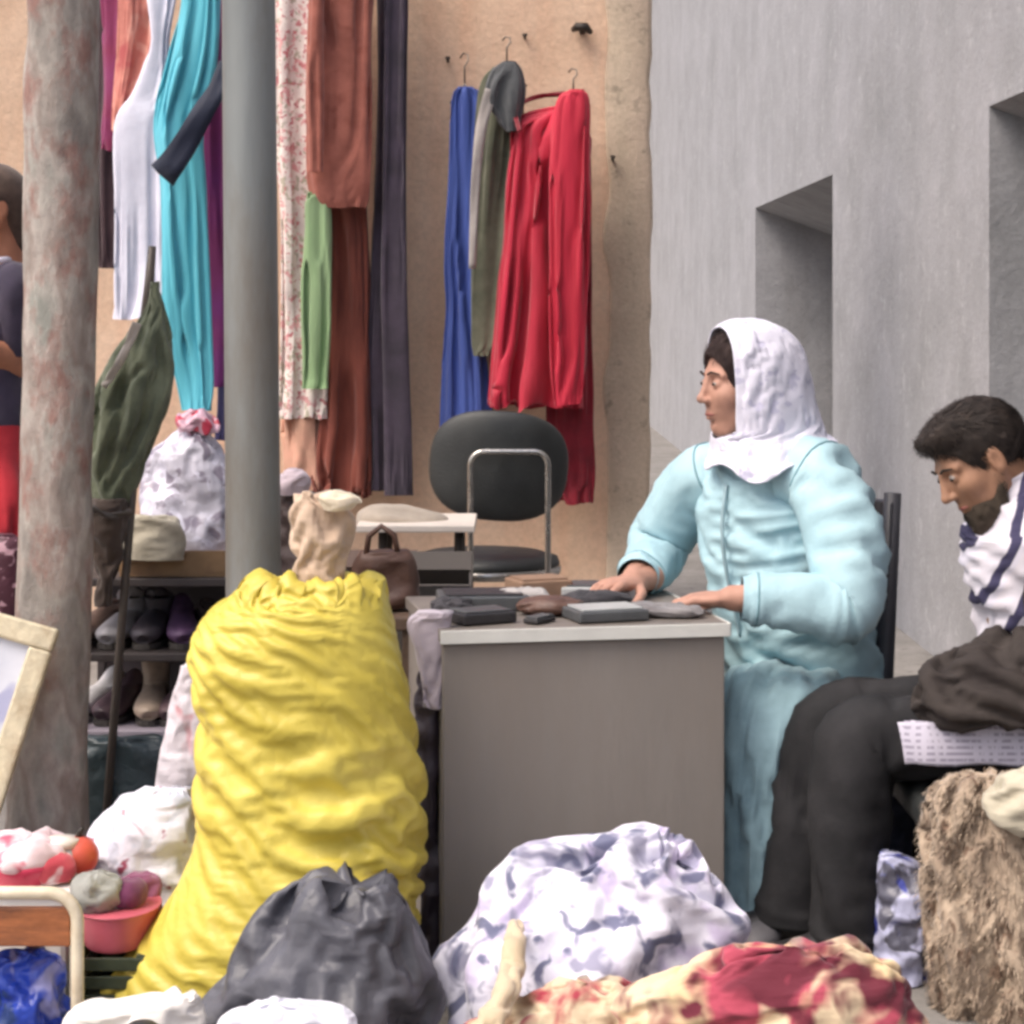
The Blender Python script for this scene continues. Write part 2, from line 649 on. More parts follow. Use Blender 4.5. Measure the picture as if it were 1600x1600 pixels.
# ================================================================== THE SETTING
m_ground = plaster('ground', lin(122, 118, 114), lin(150, 146, 142), lin(95, 92, 90), .3, lin(105, 100, 98))
m_grey = plaster('grey_plaster', lin(154, 154, 156), lin(172, 171, 175), lin(180, 179, 181), .12, lin(182, 181, 184))
m_reveal = plaster('reveal_plaster', lin(150, 151, 154), lin(170, 170, 174), lin(120, 118, 116), .4)
m_beige = plaster('beige_plaster', lin(222, 188, 160), lin(234, 204, 178), lin(218, 170, 140), .6)
m_quoin = plaster('weathered_plaster', lin(190, 172, 152), lin(206, 186, 166), lin(172, 160, 140), .6, lin(150, 138, 122))
m_shutter = solid('shutter_metal', lin(92, 96, 104), .55, .2, .1, 6)

gs = 40
g = mesh_obj('ground', [(-gs, -8, 0), (gs, -8, 0), (gs, 60, 0), (-gs, 60, 0)], [(0, 1, 2, 3)], m_ground, None, False)
tag(g, kind='structure')

WX, TOP, DEEP = 1.6, 1.995, .75
op = [(3.8, 7.19), (10.7, 14.1)]
gb = thing('grey_building', 'tall grey plastered building with deep unglazed openings along the right side', 'building', (WX, 9, 0))
mb = MB()
ys = [-4] + [y for o in op for y in o] + [26]
for i in range(0, len(ys), 2):
    mb.add([(WX, ys[i], 0), (WX, ys[i + 1], 0), (WX, ys[i + 1], 5.5), (WX, ys[i], 5.5)], [(0, 1, 2, 3)])
for a, b in op:
    mb.add([(WX, a, TOP), (WX, b, TOP), (WX, b, 5.5), (WX, a, 5.5)], [(0, 1, 2, 3)])
mb.add([(WX, -4, 5.5), (WX, 26, 5.5), (WX + 5, 26, 5.5), (WX + 5, -4, 5.5), (WX, 26, 0), (WX + 5, 26, 0), (WX, -4, 0), (WX + 5, -4, 0)],
       [(0, 1, 2, 3), (1, 4, 5, 2), (0, 3, 7, 6)])
mb.build('wall', m_grey, gb)
for a, b in op:
    mr = MB()
    D = WX + DEEP
    mr.add([(WX, b, 0), (D, b, 0), (D, b, TOP - .27), (WX, b, TOP)], [(0, 1, 2, 3)])
    mr.add([(WX, a, 0), (WX, a, TOP), (D, a, TOP - .27), (D, a, 0)], [(0, 1, 2, 3)])
    mr.add([(WX, a, TOP), (WX, b, TOP), (D, b, TOP - .27), (D, a, TOP - .27)], [(0, 1, 2, 3)])
    rv = mr.build('opening_reveal', m_reveal, gb)
    sh = MB()
    nsl = 14
    for k in range(nsl):
        z0 = (TOP - .27) * k / nsl
        sh.box((D + .02, (a + b) / 2, z0 + (TOP - .27) / nsl / 2), (.04, b - a, (TOP - .27) / nsl - .008))
    sh.build('shutter', m_shutter, gb, bevel=.004)

bb = thing('beige_wall', 'beige plastered wall with clothes hung all over it', 'wall', (-2.5, 8.5, 0))
E1 = P(1012, 490, 8.5).x
mb = MB()
mb.add([(-8, 8.5, 0), (E1, 8.5, 0), (E1, 8.5, 3.1), (-8, 8.5, 3.1), (E1, 8.9, 0), (E1, 8.9, 3.1), (-8, 8.9, 0), (-8, 8.9, 3.1)],
       [(0, 1, 2, 3), (1, 4, 5, 2), (0, 3, 7, 6), (3, 2, 5, 7), (4, 6, 7, 5)])
mb.build('wall_face', m_beige, bb)
# uneven weathered corner strip, a little proud of the wall
nz = 60
E0 = P(948, 490, 8.5).x
vs, fs = [], []
for j in range(nz + 1):
    z = 3.1 * j / nz
    wob = .018 * noise3(np.array([[0, 1.7, z * 5.0]]), 3)[0]
    wob2 = .010 * noise3(np.array([[4, 1.7, z * 9.0]]), 4)[0]
    for x, y in ((E0 + wob, 8.497), (E0 + .012 + wob, 8.472), (E1 - .01 + wob2, 8.468), (E1 + .012 + wob2, 8.48), (E1 + .012 + wob2, 8.7)):
        vs.append((x, y, z))
for j in range(nz):
    for i in range(4):
        fs.append((j * 5 + i, j * 5 + i + 1, (j + 1) * 5 + i + 1, (j + 1) * 5 + i))
mesh_obj('corner_strip', vs, fs, m_quoin, bb, True)

fb_ = thing('far_building', 'plain pale building closing the far end of the alley', 'building', (-2, 30, 0))
mb = MB(); mb.box((-2, 31, 3.5), (26, 2, 7)); mb.build('wall', m_quoin, fb_)
for k in range(6):
    mb = MB(); mb.box((-10 + k * 3.2, 29.985, 3.2), (1.1, .05, 1.7)); w_ = mb.build('window', m_shutter, fb_)
    mb = MB(); mb.box((-10 + k * 3.2, 29.95, 2.3), (1.3, .14, .1)); mb.build('sill', m_grey, w_)

# ------------------------------------------------------------------ tree trunk and lamp pole
def bark_mat():
    m, t, b = nt('mottled_bark')
    co = coords(t, (1, 1, .55))
    n0 = N(t, 'ShaderNodeTexNoise', Scale=6, Detail=4); t.links.new(co, n0.inputs[0])
    v = N(t, 'ShaderNodeTexNoise', Scale=10, Detail=3, Roughness=.5); t.links.new(coords(t, (1, 1, .4), (3, 1, 2)), v.inputs[0])
    col = ramp(t, v.outputs[0], [(.32, lin(142, 134, 128)), (.42, lin(170, 162, 154)), (.5, lin(158, 144, 136)), (.58, lin(186, 176, 168)), (.68, lin(156, 156, 148))])
    sepx = t.nodes.new('ShaderNodeSeparateXYZ'); t.links.new(coords(t), sepx.inputs[0])
    n2 = N(t, 'ShaderNodeTexNoise', Scale=14, Detail=6, Roughness=.65); t.links.new(co, n2.inputs[0])
    red = ramp(t, n2.outputs[0], [(.5, (0, 0, 0)), (.64, (.75, .75, .75))])
    hz = ramp(t, sepx.outputs[2], [(.2, (.15, .15, .15)), (.8, (1, 1, 1)), (1.0, (1, 1, 1))])
    rr = mixc(t, 1.0, red, hz, 'MULTIPLY')
    col = mixc(t, rr, col, lin(150, 104, 94))
    n3 = N(t, 'ShaderNodeTexNoise', Scale=45, Detail=6, Roughness=.7); t.links.new(co, n3.inputs[0])
    col = mixc(t, 1.0, col, ramp(t, n3.outputs[0], [(.3, (.72, .72, .72)), (.65, (1, 1, 1))]), 'MULTIPLY')
    t.links.new(col, b.inputs['Base Color'])
    b.inputs['Roughness'].default_value = .92
    bump(t, b, n3.outputs[0], .6, .012); bump(t, b, v.outputs[0], .3, .01)
    return m


m_bark = bark_mat()
TD = 4.75
tr = thing('street_tree', 'mottled grey and reddish tree trunk left of the metal pole', 'tree', (P(80, 0, TD).x, TD, 0))
tp = []
for y, xl, xr in ((-420, 55, 165), (0, 42, 156), (400, 38, 152), (800, 30, 146), (1100, 22, 138), (1300, 8, 140), (1390, -10, 150), (1412, -28, 168)):
    c = P((xl + xr) / 2, y, TD)
    r = (xr - xl) / 2 / FOC * TD
    tp.append((c.x, TD, c.z, r, r))
tp = tp[::-1]
tp += [(tp[-1][0] + .03, TD + .02, 3.2, .075, .075), (tp[-1][0] + .08, TD + .05, 4.4, .055, .055)]
X = tube_grid(tp, 150, 40)
cx = X.mean(1, keepdims=True)
dn = noise3(X * np.array([9, 9, 4]), 5) * .09 + noise3(X * np.array([28, 28, 12]), 6) * .05
X = cx + (X - cx) * (1 + dn)[..., None]
ground_clamp(X, 0)
grid_obj('trunk', X, m_bark, tr, True, True, True, 1)
for k, (dx, dy, zz) in enumerate(((-.5, .2, 3.3), (.45, .35, 3.6), (.1, -.5, 3.9))):
    bx = tp[-2][0]
    Xb = tube_grid([(bx, TD, zz - .3, .045, .045), (bx + dx * .4, TD + dy * .4, zz + .2, .035, .035), (bx + dx, TD + dy, zz + .9, .018, .018), (bx + dx * 1.4, TD + dy * 1.3, zz + 1.5, .008, .008)], 20, 12)
    grid_obj('limb', Xb, m_bark, tr, True, True, True, 0)

m_pole = solid('pole_paint', lin(134, 138, 138), .5, .25, .1, 8, .25, 40, lin(118, 112, 104), stretch=(1, 1, .25))
PD = 4.62
pb = P(396, 900, PD); ptop = P(386, -300, PD)
dirp = (ptop - pb).normalized()
base = pb + dirp * ((0 - pb.z) / dirp.z)
po = thing('lamp_pole', 'smooth grey painted metal pole behind the yellow sack', 'pole', base)
def on(z): return base + dirp * (z / dirp.z)
mb = MB()
mb.tube([on(z) for z in (0.0, .3, .6, 1, 1.5, 2, 3, 5)], [.064, .062, .060, .059, .058, .0575, .054, .046], 36)
mb.build('shaft', m_pole, po, True)
mb = MB(); mb.lathe(base, [(.11, 0), (.11, .03), (.085, .045), (.075, .12), (.066, .125)], 32)
mb.build('base_collar', m_pole, po, True)


# ================================================================== CLOTHES ON THE BEIGE WALL
def garment(name, label, cat, rows, d, mat, t=.07, su=1.26, seed=0, nv=44, nu=60, group=None, parent=None, top=.15, fine=0, sv=.985, shear=(1, 1)):
    nu = int(nu * 1.2)
    T = rows_grid(rows, d, depth=.35, maxdepth=t, nv=nv, nu=nu, power=.75, seed=seed)
    su = 1 + (su - 1) * 2.3
    hm = np.full((nv, nu), .009)
    k = max(2, int(nv * .06))
    hm[-k:] = top
    X = crumple(T, su, sv, seed, True, shear, .01, fine, amp=.02, holdmap=hm, iters=(150, 40), grain=60, bend=.2)
    X[..., 1] = np.minimum(X[..., 1], 8.49) if d > 7.5 else X[..., 1]
    o = grid_obj(name, X, mat, parent, True, False, True, 1)
    if label: tag(o, label, cat, group)
    return o


def strip(name, pts, w, d_off, mat, parent=None, label=None, cat=None, group=None, th=.006, twist=0):
    """a flat band following pixel/depth points"""
    R = smooth_path([tuple(P(*p)) for p in pts], 40)
    Tn = np.gradient(R, axis=0); Tn /= np.linalg.norm(Tn, axis=1)[:, None]
    vs, fs = [], []
    for j in range(40):
        s = np.cross(Tn[j], (0, 1, 0)); s /= np.linalg.norm(s) + 1e-9
        a = twist * j / 39
        n = np.cross(s, Tn[j])
        s2 = s * math.cos(a) + n * math.sin(a)
        ww = w[0] + (w[1] - w[0]) * j / 39 if isinstance(w, tuple) else w
        for q in (-1, -.33, .33, 1):
            vs.append(R[j] + s2 * ww / 2 * q + n * .004 * math.sin(q * 2 + j * .3))
    for j in range(39):
        for i in range(3):
            fs.append((j * 4 + i, j * 4 + i + 1, (j + 1) * 4 + i + 1, (j + 1) * 4 + i))
    o = mesh_obj(name, vs, fs, mat, parent, True, 0, th)
    if label: tag(o, label, cat, group)
    return o


m_wire = solid('hanger_wire', lin(118, 108, 100), .4, .6)
m_dark = solid('dark_hook', lin(52, 46, 42), .5, .3)
m_wood = solid('hanger_wood', lin(150, 112, 76), .5, 0, .2, 12, .2, 60, stretch=(1, 1, 6))


def hanger(px, py, d, half, label, mat=None, drop=55, hook=60):
    """hook above, shoulders at py"""
    c = P(px, py, d)
    h = thing('clothes_hanger', label, 'hanger', c, 'hangers on the beige wall')
    w = half / FOC * d
    dz = drop / FOC * d
    hz = hook / FOC * d
    mb = MB()
    mb.tube([c + Vector((-w, 0, -dz)), c + Vector((-w * .4, 0, -dz * .35)), c, c + Vector((w * .4, 0, -dz * .35)), c + Vector((w, 0, -dz))], .006, 8)
    mb.build('shoulder_bar', mat or m_wire, h, True)
    mb = MB()
    mb.tube([c, c + Vector((0, 0, hz * .55)), c + Vector((.014, .004, hz * .75)), c + Vector((.012, .02, hz * .95)), c + Vector((-.006, .03, hz)), c + Vector((-.018, .03, hz * .85))], .0035, 8)
    mb.build('hook', m_wire, h, True)
    return h


# long line the tallest pieces hang from (above the picture)
zl = 2.78
ln = thing('clothes_line', 'wire line strung along the top of the beige wall', 'wire', (-1.6, 8.36, zl))
mb = MB(); mb.tube([(-3.0 + 3.8 * k / 20, 8.36, zl - .03 * math.sin(math.pi * k / 20)) for k in range(21)], .004, 6); mb.build('wire', m_wire, ln, True)
for xx in (-3.0, .8 - .38):
    mb = MB(); mb.tube([(xx, 8.36, zl), (xx, 8.49, zl)], .008, 8); mb.build('bracket', m_dark, ln, True)

WD = 8.32
TOPY = HOR - (zl - CAM_H) / WD * FOC - 3     # photo row of that line
m_floral = cloth('floral_cotton', lin(226, 208, 204), lin(234, 224, 216), spots=[lin(214, 160, 160), lin(176, 168, 150), lin(190, 120, 124)], spotscale=26, spotcut=.6)
garment('dress', 'long white and pink floral dress next to the pole', 'dress',
        [(TOPY, 455, 505), (TOPY + 40, 430, 530), (0, 424, 520), (150, 426, 512), (320, 436, 512), (500, 440, 508), (600, 438, 512), (655, 436, 508)], WD, m_floral, .08, 1.25, 1)
m_peachknit = cloth('peach_knit', lin(222, 176, 150), lin(214, 160, 140))
garment('slip_dress', 'pale peach cloth hanging below the floral dress', 'dress',
        [(600, 446, 500), (660, 442, 512), (720, 444, 516), (765, 448, 512)], WD + .05, m_peachknit, .05, 1.2, 2, 24, 40)
m_green = cloth('green_satin', lin(148, 172, 132), lin(130, 160, 114), rough=.6, stretch=(1, 1, .2))
garment('scarf', 'narrow pale green scarf between the floral dress and the rust skirt', 'scarf',
        [(300, 482, 512), (330, 478, 518), (450, 474, 516), (560, 476, 512), (608, 474, 510)], WD - .1, m_green, .03, 1.2, 3, 40, 30)
m_rustj = cloth('brown_red_wool', lin(154, 92, 80), lin(166, 102, 88), spots=[lin(140, 80, 68)], spotscale=14, soft=.1)
m_rusts = cloth('rust_velvet', lin(116, 60, 50), lin(140, 76, 62), scale=14, rough=.7, sheen=.2, stretch=(1, 1, .2))
j = thing('jacket', 'brown red short jacket hanging over the rust skirt', 'jacket', P(530, 330, WD - .1))
garment('jacket_body', None, None, [(TOPY, 515, 550), (TOPY + 45, 478, 590), (20, 486, 584), (120, 484, 582), (240, 480, 580), (300, 484, 576), (325, 500, 572)], WD - .1, m_rustj, .10, 1.14, 4, parent=j)
garment('sleeve', None, None, [(TOPY + 60, 484, 506), (0, 480, 508), (130, 476, 506), (270, 482, 504)], WD - .2, m_rustj, .04, 1.12, 5, 34, 30, parent=j)
garment('skirt', 'long rust red skirt under the brown red jacket', 'skirt',
        [(290, 506, 572), (340, 506, 576), (480, 502, 580), (620, 496, 582), (720, 492, 582), (776, 496, 578)], WD + .03, m_rusts, .10, 1.28, 6)
m_plum = cloth('plum_trousers', lin(60, 54, 64), lin(70, 60, 74), rough=.8)
tq = thing('trousers', 'dark plum long trousers hanging beside the rust skirt', 'trousers', P(606, 775, WD))
garment('leg', None, None, [(TOPY, 582, 612), (-100, 578, 626), (0, 592, 634), (200, 590, 634), (420, 580, 628), (600, 574, 616), (768, 578, 620)], WD + .04, m_plum, .06, 1.14, 7, 46, 36, parent=tq)
garment('leg', None, None, [(TOPY, 600, 630), (-100, 596, 634), (0, 600, 636), (200, 598, 634), (420, 594, 636), (600, 600, 640), (775, 602, 644)], WD - .05, m_plum, .06, 1.14, 8, 46, 36, parent=tq)
m_blue = cloth('blue_satin', lin(62, 78, 142), lin(70, 92, 166), rough=.6, sheen=.2, stretch=(1, 1, .12))
hanger(726, 132, WD + .03, 22, 'wire hanger holding the blue dress', drop=30, hook=50)
garment('dress', 'royal blue narrow dress left of the grey jacket', 'dress',
        [(136, 716, 738), (156, 704, 756), (250, 700, 752), (400, 694, 752), (480, 698, 748), (560, 694, 762), (680, 688, 772), (705, 690, 770)], WD + .03, m_blue, .07, 1.2, 10)
m_olive = cloth('olive_grey_wool', lin(88, 92, 76), lin(104, 104, 88))
m_char = cloth('charcoal_wool', lin(74, 76, 80), lin(84, 86, 88))
hanger(792, 96, WD - .06, 30, 'dark hanger holding the grey jacket', m_dark, drop=40, hook=40)
j = thing('jacket', 'grey green jacket with charcoal collar between blue and red dresses', 'jacket', P(775, 560, WD - .06))
garment('jacket_body', None, None, [(105, 770, 806), (130, 752, 816), (180, 744, 816), (300, 738, 800), (420, 734, 786), (520, 736, 772), (556, 740, 764)], WD - .05, m_olive, .06, 1.16, 11, parent=j)
garment('collar', None, None, [(96, 786, 806), (112, 764, 816), (150, 756, 820), (185, 776, 812), (205, 790, 808)], WD - .14, m_char, .05, 1.1, 12, 24, 36, parent=j)
strip('lapel', [(768, 140, WD - .17), (752, 200, WD - .16), (742, 300, WD - .15), (738, 420, WD - .14)], (.05, .025), 0, cloth('pale_lining', lin(170, 162, 158)), j)
m_red = cloth('red_satin', lin(164, 26, 44), lin(186, 40, 64), rough=.5, sheen=.3, var=.3, stretch=(1, 1, .12))
m_maroon = cloth('maroon_satin', lin(118, 22, 38), lin(136, 28, 44), rough=.55)
hanger(896, 146, WD - .04, 20, 'hanger hooked at the wall above the red dress', m_wood, drop=24, hook=40)
rd = thing('dress', 'bright red satin dress hanging on the wall behind the black chair', 'dress', P(850, 640, WD - .1))
garment('dress_body', None, None, [(146, 888, 914), (168, 872, 920), (190, 806, 920), (240, 800, 920), (330, 792, 918), (450, 782, 914), (560, 770, 912), (615, 766, 910), (638, 768, 910)], WD - .1, m_red, .10, 1.32, 13, 50, 76, parent=rd)
garment('overlay', 'second red satin dress layer with higher shoulder', None, [(140, 890, 912), (166, 868, 922), (300, 858, 922), (450, 858, 918), (580, 862, 914), (634, 866, 908)], WD - .2, cloth('red_satin_bright', lin(178, 30, 50), lin(198, 46, 70), rough=.5, sheen=.2, var=.3, stretch=(1, 1, .12)), .05, 1.26, 15, 46, 50, parent=rd)
strip('strap', [(812, 205, WD - .2), (806, 178, WD - .15), (818, 160, WD - .08), (846, 150, WD - .03), (892, 146, WD - .04)], .016, 0, m_maroon, rd)
garment('underskirt', 'long maroon skirt panel hanging below and right of the red dress', None, [(170, 890, 918), (300, 884, 922), (500, 872, 922), (640, 856, 924), (740, 862, 926), (785, 866, 924)], WD + .02, m_maroon, .06, 1.25, 14, 50, 50, parent=rd)
# iron hook and bolt on the wall
hk = thing('wall_hook', 'dark iron hook on the beige wall above the red dress', 'hook', P(910, 48, 8.49))
mb = MB(); c = P(910, 48, 8.48)
mb.tube([c + Vector((-.035, 0, .005)), c + Vector((-.02, -.03, .012)), c + Vector((.012, -.04, .01)), c + Vector((.034, -.02, -.01))], [.012, .018, .018, .01], 10)
mb.build('prong', m_dark, hk, True)
mb = MB(); mb.tube([c + Vector((0, .02, 0)), c + Vector((0, -.03, .008))], .014, 10); mb.build('bolt', m_dark, hk, True)
for k, (px, py) in enumerate(((957, 250), (700, 96), (820, 60))):
    mb = MB(); c = P(px, py, 8.468 if px > 945 else 8.5)
    mb.tube([c + Vector((0, .01, 0)), c + Vector((0, -.03, .004)), c + Vector((0, -.036, .01))], [.006, .006, .011], 8)
    tag(mb.build('nail', m_dark, None, True), ('nail in the weathered corner of the beige wall', 'nail above the blue dress on the beige wall', 'nail high on the wall above the grey jacket')[k], 'nail', 'nails in the beige wall')


# ================================================================== CLOTHES RAIL BETWEEN TREE AND POLE
RD = 6.0
zr = 2.32
rl = thing('clothes_rail', 'metal clothes rail carrying the bright clothes between tree and pole', 'clothes rail', (P(250, 0, RD).x, RD, 0))
xa, xb = P(90, 0, RD).x, P(392, 0, RD).x
m_steel = solid('rail_steel', lin(150, 150, 152), .3, .8)
mb = MB(); mb.tube([(xa - .05, RD, zr), (xb + .05, RD, zr)], .014, 12); mb.build('hanging_bar', m_steel, rl, True)
for x in (xa, xb):
    mb = MB(); mb.tube([(x, RD, 0), (x, RD, zr)], .014, 12); mb.build('post', m_steel, rl, True)
    mb = MB(); mb.tube([(x, RD - .25, .015), (x, RD + .25, .015)], .014, 10); mb.build('foot', m_steel, rl, True)
RY = HOR - (zr - CAM_H) / RD * FOC
m_wine = cloth('dark_wine', lin(70, 52, 58), lin(78, 60, 64))
garment('coat', 'dark wine coat behind the coral dress on the rail', 'coat', [(RY, 170, 190), (RY + 40, 150, 215), (0, 146, 214), (160, 148, 208), (300, 152, 200), (420, 156, 192)], RD + .16, m_wine, .08, 1.15, 21)
m_coral = cloth('coral_cotton', lin(202, 124, 112), lin(210, 138, 124), spots=[lin(184, 92, 92), lin(220, 164, 148)], spotscale=12, spotcut=.58, soft=.09)
garment('dress', 'coral red patterned dress hanging left of the turquoise dress', 'dress', [(RY, 215, 240), (RY + 40, 190, 262), (0, 188, 262), (80, 184, 250), (150, 178, 236), (205, 176, 222)], RD - .17, m_coral, .08, 1.25, 22)
m_mag = cloth('magenta_cotton', lin(150, 56, 86), lin(134, 60, 104))
garment('blouse', 'magenta blouse sticking out beside the tree trunk', 'blouse', [(RY, 165, 180), (RY + 30, 152, 198), (60, 158, 196), (140, 160, 200), (205, 156, 196), (235, 160, 186)], RD - .09, m_mag, .05, 1.2, 23, 34, 36)
m_white = cloth('white_cotton', lin(226, 224, 240), lin(234, 232, 246), var=.08, rough=.9)
garment('dress', 'long white dress hanging on the rail beside the olive parasol', 'dress', [(RY, 240, 262), (RY + 35, 226, 280), (60, 240, 262), (110, 226, 266), (155, 204, 270), (195, 176, 272), (330, 180, 268), (440, 180, 264), (500, 178, 256)], RD - .33, m_white, .09, 1.2, 24)
m_turq = cloth('turquoise_satin', lin(84, 178, 194), lin(104, 196, 216), rough=.55, sheen=.2, var=.2, stretch=(1, 1, .12))
garment('dress', 'long turquoise satin dress hanging left of the pole', 'dress', [(RY, 300, 325), (RY + 40, 278, 345), (0, 284, 346), (90, 264, 342), (200, 242, 318), (280, 252, 320), (400, 254, 326), (520, 260, 330), (600, 278, 332), (642, 286, 328)], RD - .46, m_turq, .10, 1.26, 25, 50, 66)
m_purp = cloth('purple_magenta', lin(130, 44, 92), lin(104, 40, 104), scale=4, rough=.7)
m_navy = cloth('navy_cotton', lin(46, 46, 78), lin(56, 52, 92))
garment('dress', 'magenta and purple dress partly hidden behind the pole', 'dress', [(RY, 335, 355), (RY + 40, 318, 372), (60, 316, 372), (200, 306, 366), (330, 308, 364), (470, 312, 366), (585, 318, 362), (605, 322, 358)], RD - .28, m_purp, .07, 1.22, 26)
garment('skirt', 'dark navy skirt at the edge of the pole under the magenta dress', 'skirt', [(RY, 345, 360), (200, 342, 372), (400, 340, 374), (600, 338, 374), (690, 336, 370)], RD + .05, m_navy, .05, 1.2, 27, 40, 36)
bl = thing('belt', 'dark navy sash slung diagonally across the turquoise dress', 'belt', P(300, 200, RD - .4))
strip('sash', [(354, 100, RD - .56), (340, 138, RD - .60), (316, 178, RD - .62), (292, 220, RD - .62), (268, 256, RD - .62), (254, 274, RD - .60)], (.04, .075), 0, cloth('sash_navy', lin(34, 40, 62), lin(30, 36, 56), rough=.6), bl, th=.008)
strip('sash_tail', [(354, 100, RD - .56), (362, 20, RD - .4), (366, RY, RD - .02)], .03, 0, MATS['sash_navy'], bl, th=.006)


# ================================================================== TABLE AND WHAT STANDS ON IT
yaw = math.radians(10.5)
TE = Vector((math.cos(yaw), math.sin(yaw), 0)); TN = Vector((-math.sin(yaw), math.cos(yaw), 0))
TF = Vector((P(692, 0, 4.2).x, 4.2, 0))
TW, TDp, TH = .572, .50, .68
RZ = Matrix.Rotation(yaw, 3, 'Z')
def on_table(u, v, z=0): return TF + TE * u + TN * v + Vector((0, 0, TH + z))
m_taupe = solid('taupe_laminate', lin(134, 127, 121), .55, 0, .1, 4, .12, 70, lin(132, 122, 114), stretch=(1, 1, .2))
m_edge = solid('pale_edge', lin(214, 214, 208), .4, 0, .08, 8)
m_top = solid('table_top', lin(120, 112, 106), .5, 0, .1, 6)
tb = thing('table', 'boxy taupe table with a pale top edge in front of the seated woman', 'table', TF + TE * TW / 2 + TN * TDp / 2)
def tpart(name, u, v, z, su, sv, sz, mat, bev=.003):
    mb = MB(); mb.box(TF + TE * u + TN * v + Vector((0, 0, z)), (su, sv, sz), RZ)
    return mb.build(name, mat, tb, False, bev)
tpart('front_panel', TW / 2, .010, .326, TW, .020, .650, m_taupe)
tpart('side_panel', .009, TDp / 2 + .012, .326, .018, TDp - .026, .650, m_taupe)
tpart('side_panel', TW - .009, TDp / 2 + .012, .326, .018, TDp - .026, .650, m_taupe)
tpart('table_top', TW / 2, TDp / 2, .667, TW + .012, TDp + .02, .026, m_top)
tpart('edge_strip', TW / 2, -.0125, .667, TW + .014, .005, .0262, m_edge, .001)
tpart('edge_strip', TW + .0085, TDp / 2, .667, .005, TDp + .02, .0262, m_edge, .001)

m_black = solid('black_leatherette', lin(46, 44, 46), .45, 0, .2, 30, .3, 200)
m_dgrey = solid('dark_grey_case', lin(78, 80, 82), .4, 0, .15, 25)
m_lgrey = solid('light_grey_plastic', lin(170, 172, 172), .45, 0, .1, 20)
m_brownl = solid('brown_leather', lin(92, 66, 56), .5, 0, .2, 25, .3, 150)
def flat_item(name, label, cat, u, v, su, sv, sz, rot, mat, lidmat=None, tilt=0):
    c = on_table(u, v, 0)
    o = thing(name, label, cat, c)
    R = Matrix.Rotation(yaw + rot, 3, 'Z') @ Matrix.Rotation(tilt, 3, 'X')
    lift = abs(math.sin(tilt)) * sv / 2
    mb = MB(); mb.box(c + Vector((0, 0, sz * .5 + .002 + lift)), (su, sv, sz), R); mb.build('body', mat, o, False, min(.004, sz * .3))
    mb = MB(); mb.box(c + Vector((0, 0, lift + .002)) + R @ Vector((0, 0, sz + .002)), (su * .86, sv * .82, .004), R); mb.build('cover', lidmat or mat, o, False, .001)
    return o
flat_item('wallet', 'flat black wallet at the left front of the taupe table', 'wallet', .09, .09, .12, .09, .022, .3, m_black, m_dgrey)
flat_item('tray', 'shallow dark grey tray at the back left of the table', 'tray', .13, .30, .19, .14, .03, -.1, m_dgrey, m_black)
flat_item('book', 'dark grey book with pale cover lying near the table front', 'book', .345, .085, .15, .11, .022, .15, m_dgrey, m_lgrey)
flat_item('box', 'flat grey box under the headscarf woman far hand', 'box', .40, .39, .16, .11, .03, -.2, m_lgrey, m_dgrey)
flat_item('box', 'brown cardboard box at the back of the table beside the tray', 'box', .27, .40, .12, .10, .045, .2, solid('carton', lin(140, 112, 92), .8), None)
flat_item('phone', 'small black phone lying between the purse and the book', 'phone', .205, .06, .07, .035, .01, .8, m_black, m_dgrey)
def soft_item(name, label, cat, u, v, rx, ry, rz, rot, mat, seed, su=1.12, sv=1.12, handle=False, at=None):
    c = on_table(u, v, 0) if at is None else Vector(at)
    base_z = c.z
    o = thing(name, label, cat, c)
    nv_, nu_ = 22, 40
    a = np.linspace(-.47, .47, nv_) * math.pi
    b = np.linspace(0, 2 * math.pi, nu_, endpoint=False)
    ca = np.abs(np.cos(a)) ** .6
    T = np.stack([rx * ca[:, None] * np.sign(np.cos(b)) * np.abs(np.cos(b)) ** .7, ry * ca[:, None] * np.sign(np.sin(b)) * np.abs(np.sin(b)) ** .7, (rz * np.sin(a))[:, None] + 0 * b], -1)
    T *= (1 + .18 * noise3(T * 22 + seed, seed))[..., None]
    X = wrinkle(T, su, sv, 70, .02, .4, True, (1.05, .96), seed, .003)
    X = X @ np.array(Matrix.Rotation(yaw + rot, 3, 'Z')).T
    X = X + np.array(c + Vector((0, 0, rz)))
    X[..., 2] = np.maximum(X[..., 2], base_z + .002)
    grid_obj('body', X, mat, o, True, True, True, 1)
    if handle:
        R = Matrix.Rotation(yaw + rot, 3, 'Z')
        mb = MB(); mb.tube([c + R @ Vector((rx * q, -ry * .2, rz * 1.5 + .035 * (1 - (q / .6) ** 2))) for q in (-.6, -.4, -.2, 0, .2, .4, .6)], .004, 8); mb.build('handle', mat, o, True)
    return o
m_blkcloth = cloth('black_cloth', lin(58, 56, 60), lin(70, 68, 72), sheen=.05)
soft_item('purse', 'small brown purse in the middle of the taupe table', 'purse', .25, .17, .07, .045, .019, -.4, m_brownl, 201, handle=False)
soft_item('pouch', 'black soft pouch behind the grey book on the table', 'pouch', .36, .25, .085, .045, .017, .35, m_blkcloth, 202)
soft_item('scarf', 'crumpled dark grey scarf at the right front of the taupe table', 'scarf', .475, .11, .075, .05, .012, -.25, cloth('grey_scarf', lin(108, 104, 106), lin(124, 120, 120)), 203, 1.25, 1.2)
soft_item('glove', 'dark crumpled glove at the left back corner of the table', 'glove', .05, .22, .05, .035, .016, .9, m_blkcloth, 204, 1.2, 1.2)
